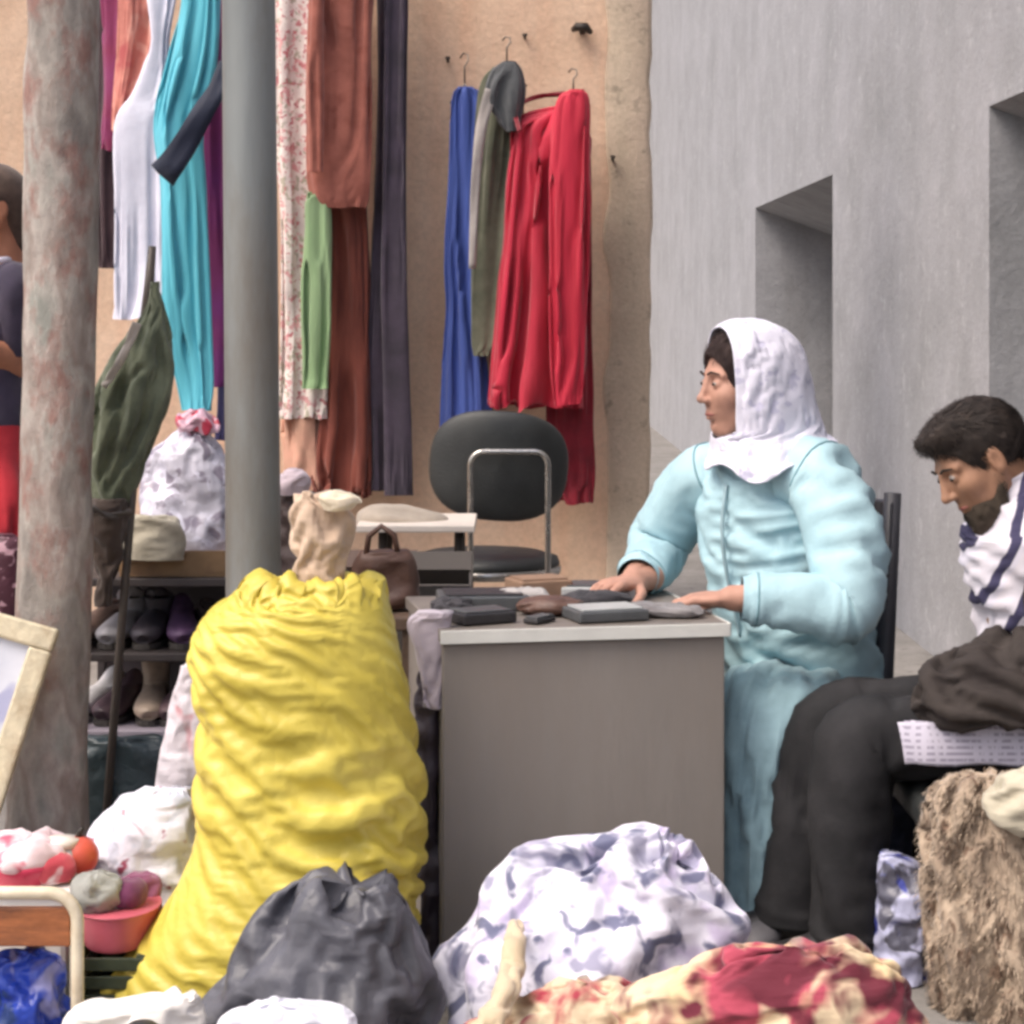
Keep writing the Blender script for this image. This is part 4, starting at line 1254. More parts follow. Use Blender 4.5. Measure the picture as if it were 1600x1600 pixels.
# white cloth and bag along the bottom edge
bag('cloth', 'crumpled cream white cloth at the bottom edge beside the stool', 'cloth', [(1553, 262, 300), (1562, 190, 308), (1580, 130, 312), (1620, 118, 316), (1695, 120, 314)], 3.62, cloth('cream_white_cotton', lin(222, 214, 204), lin(232, 228, 224), var=.08), .5, 1.14, 1.14, seed=82, lump=.25, nv=34, nu=56)
lathe_thing('cap', 'round black lid at the bottom edge in front of the cream cloth', 'lid', Vector((P(222, 0, 3.42).x, 3.42, 0)), [('lid_body', [(.034, 0), (.036, .14), (.033, .158), (.02, .168), (.001, .17)], m_black)])
bag('plastic_bag', 'white plastic bag at the bottom edge in front of the black bag', 'bag', [(1568, 400, 470), (1580, 352, 530), (1610, 330, 552), (1660, 322, 560), (1730, 330, 555)], 3.52, plastic('white_plastic_plain', lin(226, 226, 238), .35, .08, crease=.25), .45, 1.12, 1.15, seed=81, lump=.2, nv=32, nu=56)

# ================================================================== BIG SACKS AND BUNDLES IN FRONT
m_yel = plastic('yellow_woven_plastic', lin(204, 184, 72), .45, .14, lin(216, 198, 92), 7, None, crease=.18)
YD = 4.06
rows = [(1566, 168, 560), (1545, 152, 600), (1510, 182, 640), (1470, 214, 654), (1420, 254, 650), (1370, 284, 654), (1310, 306, 656), (1220, 314, 650), (1120, 318, 640), (1040, 306, 628), (990, 312, 620), (955, 332, 612), (930, 360, 602), (915, 388, 588)]
T = rows_grid(rows, YD, depth=.78, maxdepth=.19, nv=112, nu=124, lump=.06, seed=5, power=.9)
# the mouth turns in again
inner = []
c0 = T[-1].mean(0)
for f, dz in ((.8, .012), (.66, -.005), (.5, -.05), (.35, -.09)):
    r_ = c0 + (T[-1] - c0) * f
    r_[:, 2] += dz
    inner.append(r_)
T = np.concatenate([T, np.array(inner)], 0)
hm = np.full(T.shape[:2], .016)
hm[-26:-4] = .025
X = wrinkle(T, 1.02, 1.25, 200, .014, .45, True, (1.09, .92), 3, .008, hm)
X = upsample(X); X[1:-1] = (X[2:] + 2 * X[1:-1] + X[:-2]) / 4; X = (np.roll(X, 1, 1) + 2 * X + np.roll(X, -1, 1)) / 4
# ruffled mouth
k = np.arange(X.shape[0])[:, None] / X.shape[0]
an = np.arange(X.shape[1])[None] / X.shape[1] * 2 * np.pi
ruf = np.clip((k - .84) / .08, 0, 1)
rn = noise3(np.stack([np.cos(an) * 3.2 + 0 * k, np.sin(an) * 3.2 + 0 * k, k * 7 + 0 * an], -1), 9)
rn2 = noise3(np.stack([np.cos(an) * 9 + 0 * k, np.sin(an) * 9 + 0 * k, k * 14 + 0 * an], -1), 10)
X[..., 2] += ruf * (rn * .018 + rn2 * .012)
X[..., 1] += ruf * rn2 * .012
X[..., 0] += ruf * np.roll(rn2, 9, 1) * .012
ground_clamp(X)
ys = grid_obj('sack', X, m_yel, None, True, True, False, 0)
tag(ys, 'big yellow plastic sack with many creases in front of the grey pole', 'sack')

m_blackp = plastic('black_plastic', lin(78, 78, 86), .46, .2, lin(90, 90, 98), 8, None, crease=.25)
bag('garbage_bag', 'shiny black plastic garbage bag in front of the yellow sack', 'bag', [(1378, 515, 590), (1392, 480, 612), (1420, 436, 640), (1470, 394, 668), (1530, 372, 690), (1590, 340, 694), (1640, 330, 692), (1668, 345, 680)], 3.73, m_blackp, .62, 1.12, 1.16, (1.08, .94), 31, .3, 54, 76, fine=.6, gather=.8, coarse=.6)
m_pat = cloth('lilac_print', lin(216, 214, 228), lin(228, 226, 240), var=.08, spots=[lin(196, 186, 214), lin(150, 148, 170), lin(108, 110, 136)], spotscale=10, spotcut=.58, soft=.05)
bag('cloth_bundle', 'white bundle of cloth with grey blue print in front of the table', 'bundle', [(1316, 1030, 1042), (1330, 985, 1062), (1345, 850, 1092), (1370, 796, 1125), (1400, 758, 1152), (1440, 726, 1180), (1500, 696, 1198), (1570, 688, 1202), (1636, 700, 1195)], 3.84, m_pat, .6, 1.14, 1.12, (1.07, .95), 32, .28, 54, 84, fine=.6, gather=.6, coarse=.55)
m_brpat = cloth('brown_cream_print', lin(196, 174, 146), lin(212, 194, 164), spots=[lin(120, 92, 72), lin(164, 62, 76)], spotscale=13, spotcut=.57, soft=.07)
bag('blanket', 'cream and brown patterned blanket heaped at the bottom edge', 'blanket', [(1536, 880, 960), (1552, 830, 1010), (1575, 780, 1060), (1600, 750, 1100), (1650, 730, 1120), (1740, 740, 1110)], 3.52, m_brpat, .4, 1.16, 1.14, seed=33, lump=.3, nv=44, nu=80)
m_crim = cloth('crimson_cream_print', lin(160, 60, 80), lin(180, 80, 98), spots=[lin(216, 192, 152), lin(222, 200, 168), lin(104, 40, 54)], spotscale=6, spotcut=.55, soft=.05)
bag('blanket', 'crimson and cream patterned blanket heaped right of the white bundle', 'blanket', [(1480, 1190, 1320), (1490, 1150, 1362), (1508, 1090, 1395), (1535, 1010, 1430), (1575, 940, 1458), (1630, 900, 1482), (1740, 890, 1490)], 3.45, m_crim, .3, 1.18, 1.16, seed=34, lump=.32, nv=44, nu=80)
sp = thing('strap', 'twisted beige cloth strap lying over the patterned bundle', 'strap', P(770, 1600, 3.5))
X = tube_grid([tuple(P(806, 1448, 3.70)) + (.012, .012), tuple(P(803, 1475, 3.58)) + (.018, .014), tuple(P(800, 1520, 3.53)) + (.020, .016), tuple(P(780, 1570, 3.42)) + (.022, .016), tuple(P(758, 1620, 3.36)) + (.024, .016), tuple(P(745, 1700, 3.32)) + (.026, .016)], 50, 24)
grid_obj('cloth_roll', crumple(X, 1.2, 1.1, 35, fine=0), cloth('beige_strap', lin(206, 186, 156)), sp, True, True, True, 0)

# shaggy brown fur bundle
fu = thing('rough_sack', 'rough fibrous brown sack heaped at the right edge', 'sack', P(1560, 1590, 3.95))
m_fur = cloth('brown_fur', lin(158, 138, 120), lin(178, 160, 140), scale=22, spots=[lin(122, 100, 84)], spotscale=30, stretch=(1, 1, .35))
rows = [(1212, 1530, 1585), (1230, 1478, 1640), (1290, 1455, 1690), (1380, 1448, 1720), (1480, 1442, 1735), (1550, 1446, 1730), (1594, 1470, 1710)]
T = rows_grid(rows, 4.0, depth=.6, nv=60, nu=80, lump=.22, seed=41)
X = crumple(T, 1.4, 1.1, 41, shear=(1.05, .96), fine=.5, amp=.014)
ground_clamp(X)
grid_obj('sack_cloth', X, m_fur, fu, True, True, True, 0)
vs, fs = [], []
Xf = X.reshape(-1, 3)
nvv, nuu = X.shape[:2]
ctr = X.mean(1)
r2 = random.Random(4)
for q in range(16000):
    j, i = r2.randrange(2, nvv - 2), r2.randrange(nuu)
    p = X[j, i] + np.array([r2.uniform(-.004, .004) for _ in range(3)])
    nrm = p - ctr[j]; nrm[2] *= .3; nrm = nrm / (np.linalg.norm(nrm) + 1e-6)
    L = r2.uniform(.007, .018)
    t = nrm * r2.uniform(.15, .45) + np.array([r2.uniform(-.35, .35), r2.uniform(-.3, .3), -1 + r2.uniform(-.2, .5)])
    t /= np.linalg.norm(t)
    s_ = np.cross(t, nrm); s_ /= np.linalg.norm(s_) + 1e-6
    w = r2.uniform(.0006, .0015)
    b = len(vs)
    m_ = p + t * L * .5 + nrm * .004
    e_ = p + t * L
    if e_[2] < .002: e_[2] = .002
    vs += [p - s_ * w, p + s_ * w, m_ + s_ * w * .8, m_ - s_ * w * .8, e_]
    fs += [(b, b + 1, b + 2, b + 3), (b + 3, b + 2, b + 4)]
hf = mesh_obj('fibres', vs, fs, m_fur, fu, True)
hf['kind'] = 'stuff'
bag('cushion', 'cream cushion on top of the rough brown sack at the right edge', 'cushion', [(1200, 1610, 1680), (1214, 1578, 1710), (1240, 1560, 1725), (1275, 1562, 1720), (1296, 1590, 1700)], 3.92, cloth('cream_cushion', lin(192, 184, 164)), .5, 1.1, 1.12, seed=42, lump=.3, nv=30, nu=50, clamp=False)
m_bw = plastic('blue_white_plastic', lin(190, 192, 220), .35, .1, None, 10, [lin(72, 80, 160), lin(96, 96, 110)], 11, .53, .4)
bag('plastic_bag', 'blue and white plastic bag beside the seated man shoe', 'bag', [(1335, 1375, 1412), (1350, 1370, 1430), (1400, 1366, 1446), (1450, 1362, 1450), (1500, 1360, 1452), (1540, 1366, 1450)], 4.16, m_bw, .7, 1.12, 1.16, seed=43, lump=.2, nv=32, nu=46)
bag('bag', 'dark navy bag behind the blue and white plastic bag', 'bag', [(1240, 1400, 1450), (1256, 1385, 1480), (1320, 1376, 1500), (1400, 1374, 1505), (1490, 1380, 1500)], 4.5, plastic('navy_bag', lin(66, 68, 88), .5), .5, 1.08, 1.15, seed=44, lump=.15, nv=30, nu=46)


# ================================================================== PEOPLE
def skin_mat(name, c):
    m, t, b = nt(name)
    co = coords(t)
    n1 = N(t, 'ShaderNodeTexNoise', Scale=22, Detail=4); t.links.new(co, n1.inputs[0])
    col = ramp(t, n1.outputs[0], [(.3, mul(c, .86)), (.7, mul(c, 1.1))])
    t.links.new(col, b.inputs['Base Color'])
    b.inputs['Roughness'].default_value = .55
    b.inputs['Specular IOR Level'].default_value = .35
    n2 = N(t, 'ShaderNodeTexNoise', Scale=260, Detail=3); t.links.new(co, n2.inputs[0])
    bump(t, b, n2.outputs[0], .15, .002)
    return m


def frame(f, up=(0, 0, 1)):
    f = np.array(f, float); f /= np.linalg.norm(f)
    l = np.cross(up, f); l /= np.linalg.norm(l)
    u = np.cross(f, l)
    return np.stack([f, l, u], 1)          # columns: forward, left, up


def head_sdf(male=False, h=.0032):
    fb = 1.0 if male else .78
    S = SDF((-.135, -.105, -.215), (.135, .105, .135), h)
    S.ell((-.018, 0, .028), (.098, .076, .088), .01)
    S.ell((.026, 0, -.03), (.064, .060, .078), .025)
    S.ell((.062, 0, -.088), (.024 * fb, .028 * fb, .020), .02)
    for s in (-1, 1):
        S.cap((.0, s * .058, -.035), (.05, s * .022, -.095), .018, .014, .02)      # jaw
        S.ell((.052, s * .036, -.018), (.030, .026, .026), .016)                    # cheek
        S.cap((.074, s * .014, .030), (.068, s * .046, .026), .0105 * fb, .008 * fb, .014)    # brow
    S.cap((.084, 0, .022), (.094 + .008 * fb, 0, -.018), .0075 * fb, .0105 * fb, .010)                    # nose
    S.ell((.097 + .008 * fb, 0, -.024), (.012 * fb, .011, .009), .008)
    for s in (-1, 1):
        S.ell((.094, s * .011, -.027), (.009, .007, .007), .006)
        S.ell((.092, s * .031, .010), (.020, .019, .013), .010, True)               # eye socket
        S.ell((.073, s * .031, .008), (.0135, .0135, .0125), .004)                  # lids
        S.ell((-.004, s * .077, -.004), (.017, .009, .032), .006)                   # ear
        S.ell((.000, s * .087, -.002), (.008, .006, .018), .004, True)
        S.cap((.087, 0, -.052), (.079, s * .021, -.055), .0065, .0035, .004)        # lips
        S.cap((.085, 0, -.064), (.078, s * .018, -.062), .0072, .004, .004)
    S.ell((.083, 0, -.0768), (.006, .02, .005), .006, True)
    S.cap((-.022, 0, -.06), (-.048, 0, -.2), .054 if male else .048, .062 if male else .054, .025)
    return S.mesh()


def place(mesh, c, M):
    v, f = mesh
    return (np.asarray(v) @ np.asarray(M).T + np.array(c), f)


def hand_mesh(wrist, d, back, thumb_sign, curl=.35, spread=.012, scale=1.0, h=.0032):
    """d: pointing direction, back: direction the back of the hand faces; thumb on side thumb_sign"""
    d = np.array(d, float); d /= np.linalg.norm(d)
    b = np.array(back, float); b -= d * b.dot(d); b /= np.linalg.norm(b)
    s = np.cross(b, d)
    M = np.stack([d, s, b], 1)
    S = SDF((-.09, -.08, -.09), (.21, .08, .05), h)
    S.cap((-.07, 0, 0), (.0, 0, 0), .029, .026, .012)
    S.ell((.045, 0, 0), (.052, .040, .016), .014)
    S.ell((.02, thumb_sign * .022, -.008), (.034, .018, .015), .012)
    for k, (yy, L, r) in enumerate(((.030, .072, .0088), (.010, .080, .0092), (-.010, .075, .0088), (-.029, .058, .0078))):
        yy *= thumb_sign
        p = np.array([.085 - .006 * abs(k - 1), yy, .001])
        a = .10 + curl * .5
        q0 = p - np.array([.03, yy * .25, 0])
        S.cap(q0, p, r * 1.05, r * 1.02, .006)
        for seg, fr_ in enumerate((.42, .32, .26)):
            e = p + L * fr_ * np.array([math.cos(a), yy * .25, -math.sin(a)])
            S.cap(p, e, r * (1 - .07 * seg), r * (.94 - .07 * seg), .0025)
            p = e
            a += curl * (1.1 if seg == 0 else .8)
    p = np.array([.018, thumb_sign * .032, -.006])
    a = .75
    for seg, L in enumerate((.036, .030, .024)):
        e = p + L * np.array([math.cos(a), thumb_sign * math.sin(a), -.28])
        S.cap(p, e, .0115 - .0012 * seg, .0105 - .0012 * seg, .004)
        p = e; a -= .3
    v, f = S.mesh()
    return (v * scale @ M.T + np.array(wrist), f)


def limb_mesh(caps, lo, hi, h=.012):
    S = SDF(lo, hi, h)
    for a, b, ra, rb in caps: S.cap(a, b, ra, rb, .03)
    return S.mesh()


def eyes_and_brows(root, c, M, hair):
    m_eye = solid('eye_white', lin(150, 140, 134), .25, 0, .05, 20, 0)
    m_iris = solid('iris_dark', lin(44, 32, 28), .2, 0, .05, 20, 0)
    for s in (-1, 1):
        o = np.array(c) + np.asarray(M) @ np.array([.0755, s * .031, .0085])
        mb = MB(); mb.lathe(o, [(.0118 * math.sin(math.pi * k / 8) + .0002, -.0075 * math.cos(math.pi * k / 8)) for k in range(9)], 12)
        e = mb.build('eye', m_eye, root, True)
        o2 = np.array(c) + np.asarray(M) @ np.array([.0838, s * .0318, .0082])
        mb = MB(); mb.lathe(o2, [(.0056 * math.sin(math.pi * k / 6) + .0002, -.0045 * math.cos(math.pi * k / 6)) for k in range(7)], 10)
        mb.build('iris', m_iris, e, True)
        pts = [np.array(c) + np.asarray(M) @ np.array(q) for q in ((.0905, s * .001, -.0575), (.0885, s * .010, -.0575), (.081, s * .021, -.0575))]
        mb = MB(); mb.tube(pts, [.0042, .0038, .0018], 8); mb.build('lip', solid('lip_tone', lin(146, 88, 80), .5, 0, .08, 30, 0), root, True)
        pts = [np.array(c) + np.asarray(M) @ np.array(q) for q in ((.090, s * .012, .029), (.0885, s * .028, .034), (.077, s * .048, .029))]
        mb = MB(); mb.tube(pts, [.0025, .003, .0012], 8); mb.build('eyebrow', hair, root, True)


def strands(name, hv, n, c, M, mat, parent, seed, L=(.01, .02), flow=(-.7, 0, -.5), lift=.25, w=.0006):
    """short hairs lying on a hair mass given in head coordinates"""
    r_ = np.random.default_rng(seed)
    p = hv[r_.integers(0, len(hv), n)]
    ctr = hv.mean(0)
    nr = p - ctr; nr /= np.linalg.norm(nr, axis=1)[:, None]
    t = np.array(flow)[None] + r_.normal(size=(n, 3)) * .28
    t -= nr * (t * nr).sum(1)[:, None]
    t /= np.linalg.norm(t, axis=1)[:, None] + 1e-9
    t = t + nr * lift * r_.uniform(.1, 1, (n, 1))
    s_ = np.cross(t, nr); s_ /= np.linalg.norm(s_, axis=1)[:, None] + 1e-9
    l_ = r_.uniform(L[0], L[1], (n, 1))
    a0, a1 = p - s_ * w, p + s_ * w
    m_ = p + t * l_ * .55 + nr * .001
    e = p + t * l_ - nr * .0005
    V = np.stack([a0, a1, m_ + s_ * w, m_ - s_ * w, e], 1).reshape(-1, 3) @ np.asarray(M).T + np.array(c)
    F = []
    for k in range(n):
        b = k * 5
        F += [(b, b + 1, b + 2, b + 3), (b + 3, b + 2, b + 4)]
    return mesh_obj(name, V, F, mat, parent, True)


def sleeve(name, path, mat, parent, seed, sv=1.2, su=1.04, nv=40, nu=30, side=None, cap=True, solid_=0, seam=None, seam_mat=None):
    sv = 1 + (sv - 1) * .45
    T = tube_grid(path, int(nv * .75), int(nu * .8), side)
    hm = np.full(T.shape[:2], .02); hm[:2] = .2; hm[-2:] = .2
    X = crumple(T, su, sv, seed, True, (1.07, .94), .02, .6, (80, 45), .009, hm, .15)
    o = grid_obj(name, X, mat, parent, True, cap, cap, 0, solid_)
    if seam:
        for k in seam:
            r_ = X[int(k * (len(X) - 1))]
            c_ = r_.mean(0)
            mb = MB(); mb.tube([tuple(c_ + (q - c_) * 1.012) for q in r_[::2]], .0022, 6, closed=True); mb.build('seam', seam_mat or mat, o, True)
    return o


# ---------------- the woman in the headscarf
hc = np.array((.505, 4.66, 1.145))
HM = frame((-.95, -.30, -.06))
W = thing('person', 'seated woman in white headscarf and pale turquoise jacket behind the table', 'person', (.64, 4.75, 0))
m_skinw = skin_mat('skin_tan', lin(182, 138, 120))
m_hairw = cloth('dark_hair_plain', lin(50, 40, 40), lin(62, 50, 48), scale=30, sheen=0, weave=300, stretch=(1, 1, .2))
wl, wr = np.array((.455, 4.43, .712)), np.array((.262, 4.66, .718))
body = join_meshes([
    place(head_sdf(), hc, HM),
    limb_mesh([((.55, 4.71, .93), (.56, 4.71, .99), .06, .05), ((.565, 4.72, .86), (.65, 4.77, .47), .11, .13),
               ((.66, 4.57, .93), (.68, 4.47, .69), .05, .045), ((.68, 4.47, .69), wl, .042, .028),
               ((.44, 4.83, .93), (.335, 4.92, .76), .05, .045), ((.335, 4.92, .76), wr, .042, .028),
               ((.66, 4.72, .43), (.54, 4.52, .43), .06, .04), ((.54, 4.52, .43), (.535, 4.50, .07), .035, .03),
               ((.60, 4.77, .43), (.51, 4.55, .43), .06, .04), ((.51, 4.55, .43), (.476, 4.53, .07), .035, .03)],
              (.15, 4.2, -.02), (.85, 5.02, 1.08)),
    hand_mesh(wl, (-.97, .18, -.05), (.05, 0, 1), -1, .38),
    hand_mesh(wr, (-.62, -.75, -.02), (0, 0, 1), 1, .3),
])
mesh_obj('body', body[0], body[1], m_skinw, W)
eyes_and_brows(W, hc, HM, m_hairw)
S = SDF((-.13, -.1, -.02), (.12, .1, .14), .004)
S.ell((-.010, 0, .034), (.105, .083, .092), .01)
S.ell((.10, 0, -.006), (.062, .075, .078), .012, True)
hv, hf_ = S.mesh()
hv = hv + (noise3(hv * np.array([40, 160, 40]), 3) * .0025)[:, None] * hv / np.linalg.norm(hv, axis=1)[:, None]
hr_ = mesh_obj('hair', *place((hv, hf_), hc, HM), m_hairw, W)
strands('hair_strands', hv, 4000, hc, HM, m_hairw, hr_, 7, (.012, .026), (-.3, 0, .4), .1)

# headscarf: a hood that lies on the shoulders, open at the face
m_scarf = cloth('white_headscarf', lin(218, 216, 232), lin(228, 226, 240), var=.07, spots=[lin(196, 194, 216)], spotscale=30, spotcut=.6)
prof = smooth_path([(.142, .003, .003, .003, -.005), (.138, .034, .036, .032, -.006), (.120, .075, .082, .064, -.008), (.085, .104, .118, .084, -.01), (.04, .112, .134, .092, -.012), (-.02, .108, .142, .094, -.014), (-.075, .100, .146, .095, -.02), (-.11, .100, .152, .10, -.025), (-.135, .106, .152, .118, -.03), (-.155, .116, .158, .136, -.033), (-.17, .124, .162, .148, -.036)], 46)
nu_ = 70
T = np.zeros((46, nu_, 3))
for j, (z, rxf, rxb, ry, cx_) in enumerate(prof):
    if z > -.095: xe = .052
    else: xe = .052 + (rxf - .052) * min(1, (-.095 - z) / .03)
    p0 = math.acos(max(-1, min(1, (xe - cx_) / rxf))) if xe - cx_ < rxf else 0.0
    ph = np.linspace(p0 + .001, 2 * math.pi - p0 - .001, nu_)
    c_, s_ = np.cos(ph), np.sin(ph)
    T[j, :, 0] = cx_ + np.where(c_ > 0, rxf, rxb) * c_
    T[j, :, 1] = ry * s_
    hem = 0 if z > -.12 else (-.12 - z) / .048
    T[j, :, 2] = z + hem * (.012 * np.cos(ph * 2 + .5) + .010 * np.sin(ph * 5) - .012 * np.cos(ph))
hm = np.full((46, nu_), .02); hm[:, :3] = .08; hm[:, -3:] = .08
X = crumple(T, 1.07, 1.05, 91, False, (1.05, .96), .02, .4, (70, 40), .004, hm)
X = X @ HM.T + hc
grid_obj('headscarf', X, m_scarf, W, False, False, False, 0, .004)

m_jack = cloth('pale_turquoise_nylon', lin(166, 200, 210), lin(178, 210, 218), scale=6, rough=.62, var=.1, sheen=.05)
m_trou = cloth('teal_skirt', lin(138, 168, 178), lin(152, 182, 190), rough=.85)
lat = (.62, -.78, 0)
T = tube_grid([(.655, 4.765, .375, .175, .165), (.655, 4.765, .44, .182, .168), (.64, 4.755, .54, .180, .160), (.61, 4.74, .66, .176, .158), (.585, 4.725, .78, .176, .156), (.565, 4.715, .87, .178, .135), (.555, 4.71, .94, .16, .105), (.548, 4.71, .985, .115, .085), (.545, 4.71, 1.01, .075, .07)], 52, 64, lat)
hm = np.full(T.shape[:2], .014); hm[-6:] = .06
X = crumple(T, 1.03, 1.14, 92, True, (1.06, .95), .016, .6, (90, 45), .008, hm, .15)
grid_obj('jacket_body', X, m_jack, W, True, False, False, 0)
sleeve('jacket_sleeve', [(.60, 4.62, .955, .07, .07), (.655, 4.575, .94, .080, .080), (.69, 4.52, .86, .082, .080), (.70, 4.475, .76, .078, .076), (.685, 4.45, .695, .074, .072), (.62, 4.435, .70, .066, .064), (.53, 4.43, .708, .056, .052), (.475, 4.43, .711, .046, .042)], m_jack, W, 93, 1.22, cap=False, seam=(.13, .93), seam_mat=solid('seam_teal', lin(120, 156, 166), .8))
sleeve('jacket_sleeve', [(.49, 4.79, .955, .06, .06), (.44, 4.83, .93, .074, .072), (.385, 4.88, .86, .074, .072), (.345, 4.905, .785, .070, .068), (.325, 4.87, .745, .064, .060), (.30, 4.78, .728, .056, .052), (.275, 4.695, .722, .046, .042)], m_jack, W, 94, 1.2, cap=False, seam=(.13, .93), seam_mat=MATS['seam_teal'])
# zip and shoulder seam
zp = []
fw = np.array((-.78, -.62, 0))
for z, cx_, cy_, r in ((.60, .625, 4.748, .166), (.68, .606, 4.737, .166), (.78, .585, 4.725, .164), (.86, .567, 4.716, .144), (.93, .556, 4.71, .118)):
    zp.append(np.array((cx_, cy_, z)) + fw * r)
mb = MB(); mb.tube(smooth_path(zp, 24), .0045, 6); mb.build('zip', solid('zip_grey', lin(150, 176, 184), .5), W, True)
# white collar edge of the scarf under the chin
T = tube_grid([(.655, 4.77, .40, .15, .15), (.60, 4.63, .445, .165, .105), (.555, 4.53, .455, .15, .09), (.525, 4.475, .42, .115, .085), (.512, 4.47, .32, .105, .085), (.508, 4.475, .18, .108, .088), (.505, 4.48, .05, .116, .094)], 44, 60, (.9, -.44, 0))
hm = np.full(T.shape[:2], .012); hm[:3] = .1
X = crumple(T, 1.12, 1.04, 95, True, (1.04, .97), .012, .4, (110, 40), .010, hm, .2, 25)
ground_clamp(X, .02)
grid_obj('long_skirt', X, m_trou, W, True, True, False, 0)
m_wshoe = solid('womans_shoe', lin(92, 90, 94), .6)


def worn_shoe(parent, pos, yaw_, mat, sole, L=.27):
    R = Matrix.Rotation(yaw_, 3, 'Z')
    rows = [(-.5, .030, .024, .030), (-.47, .036, .032, .036), (-.3, .044, .036, .044), (-.12, .042, .036, .042), (.05, .034, .040, .034), (.25, .028, .044, .028), (.4, .024, .040, .024), (.49, .018, .024, .018), (.505, .016, .010, .012)]
    X = tube_grid([(x * L + .06, 0, z + .012, w, h) for x, z, w, h in rows], 30, 24, (0, 1, 0))
    X[..., 2] = np.maximum(X[..., 2], .015)
    V = np.array(R) @ X.reshape(-1, 3).T
    o = grid_obj('shoe', V.T.reshape(X.shape) + np.array(pos), mat, parent, True, True, True, 0)
    n = 28; vs = []
    for zz in (0.001, .016):
        for k in range(n):
            a = 2 * math.pi * k / n
            vs.append(Vector(pos) + R @ Vector((math.cos(a) * .52 * L + .06, (.042 + .008 * math.cos(a)) * abs(math.sin(a)) ** .7 * math.copysign(1, math.sin(a)), zz)))
    mesh_obj('sole', vs, [(k, (k + 1) % n, n + (k + 1) % n, n + k) for k in range(n)] + [tuple(range(n))[::-1], tuple(range(n, 2 * n))], sole, o, False)


worn_shoe(W, (.535, 4.47, 0), math.radians(-105), m_wshoe, m_sole, .24)
worn_shoe(W, (.476, 4.55, 0), math.radians(-112), m_wshoe, m_sole, .24)

# her chair
wc = thing('chair', 'dark straight chair the headscarf woman sits on', 'chair', (.66, 4.8, 0))
m_chair = solid('dark_chair', lin(58, 58, 64), .5, .1)
near_b, near_t = Vector((.792, 4.70, 0)), Vector((.838, 4.72, .905))
dv = Vector((-.15, .30, 0))
for q in (Vector((0, 0, 0)), dv):
    mb = MB(); mb.tube([near_b + q, near_b.lerp(near_t, .5) + q, near_t + q], [.02, .021, .019], 12); mb.build('back_post', m_chair, wc, True)
nb = Vector((-.9, -.43, 0))
vs = []
for t in (.5, .98):
    for s in (-.05, .5, 1.05):
        for o in (-.012, .012):
            vs.append(near_b.lerp(near_t, t) + dv * s + nb * (o - .03 * (s * (1 - s)) * 4 * .4))
mesh_obj('backrest', vs, [(0, 2, 8, 6), (2, 4, 10, 8), (1, 7, 9, 3), (3, 9, 11, 5), (0, 6, 7, 1), (4, 5, 11, 10), (0, 1, 3, 2), (2, 3, 5, 4), (6, 8, 9, 7), (8, 10, 11, 9)], m_chair, wc, False, 0, 0, .004)
sc_ = near_b + dv * .5 + nb * .2
Rc = Matrix.Rotation(math.atan2(-.43, -.9), 3, 'Z')
mb = MB(); mb.box((sc_.x, sc_.y, .365), (.42, .38, .035), Rc); mb.build('seat', m_chair, wc, False, .01)
for s in (-.15, .15):
    p = Vector((sc_.x, sc_.y, 0)) + Rc @ Vector((.18, s, 0))
    mb = MB(); mb.tube([p + Vector((0, 0, .35)), p], .016, 10); mb.build('leg', m_chair, wc, True)

# ---------------- the man bending forward
mc = np.array((.952, 4.40, 1.005))
pit = math.radians(33)
MM = frame((-math.cos(pit) * .97, -.24, -math.sin(pit)), (-math.sin(pit), 0, math.cos(pit))) * .96
Mn = thing('person', 'dark haired bearded man in black trousers bending forward on a stool', 'person', (1.1, 4.42, 0))
m_skinm = skin_mat('skin_brown', lin(162, 122, 98))
m_hairm = cloth('man_hair', lin(44, 38, 36), lin(56, 48, 44), scale=40, sheen=0, weave=240, rough=.7)
hl, hr = np.array((1.03, 4.30, .60)), np.array((1.03, 4.53, .585))
body = join_meshes([
    place(head_sdf(True), mc, MM),
    limb_mesh([((1.01, 4.42, .93), (1.06, 4.42, .86), .065, .08), ((1.07, 4.42, .84), (1.13, 4.42, .52), .12, .13), ((1.06, 4.32, .87), (1.06, 4.52, .87), .055, .055),
               ((1.09, 4.25, .85), (1.12, 4.20, .64), .035, .035), ((1.12, 4.20, .64), hl, .035, .028),
               ((1.09, 4.60, .86), (1.12, 4.62, .64), .05, .045), ((1.12, 4.62, .64), hr, .042, .03),
               ((1.13, 4.36, .455), (.72, 4.36, .45), .06, .05), ((.72, 4.36, .45), (.68, 4.34, .08), .055, .04),
               ((1.13, 4.5, .455), (.69, 4.5, .45), .06, .05), ((.69, 4.5, .45), (.60, 4.51, .08), .055, .04)],
              (.5, 4.05, -.02), (1.32, 4.78, 1.08)),
    hand_mesh(hl, (-.93, .25, -.12), (.1, -.35, .93), 1, .45),
    hand_mesh(hr, (-.93, -.25, -.12), (.1, .35, .93), -1, .45),
])
mesh_obj('body', body[0], body[1], m_skinm, Mn)
eyes_and_brows(Mn, mc, MM, m_hairm)
S = SDF((-.15, -.115, -.10), (.14, .115, .17), .0036)
S.ell((-.022, 0, .034), (.104, .083, .092), .01)
S.ell((.030, 0, .094), (.066, .060, .028), .03)
S.ell((.098, 0, -.01), (.062, .12, .082), .014, True)
for s in (-1, 1):
    S.ell((.012, s * .092, -.028), (.030, .03, .055), .01, True)
S.ell((-.04, 0, -.13), (.12, .12, .075), .02, True)
hv, hf_ = S.mesh()
hv = hv + (noise3(hv * np.array([45, 110, 45]), 3) * .0035 + noise3(hv * np.array([90, 220, 90]), 4) * .0022)[:, None] * hv / np.linalg.norm(hv, axis=1)[:, None]
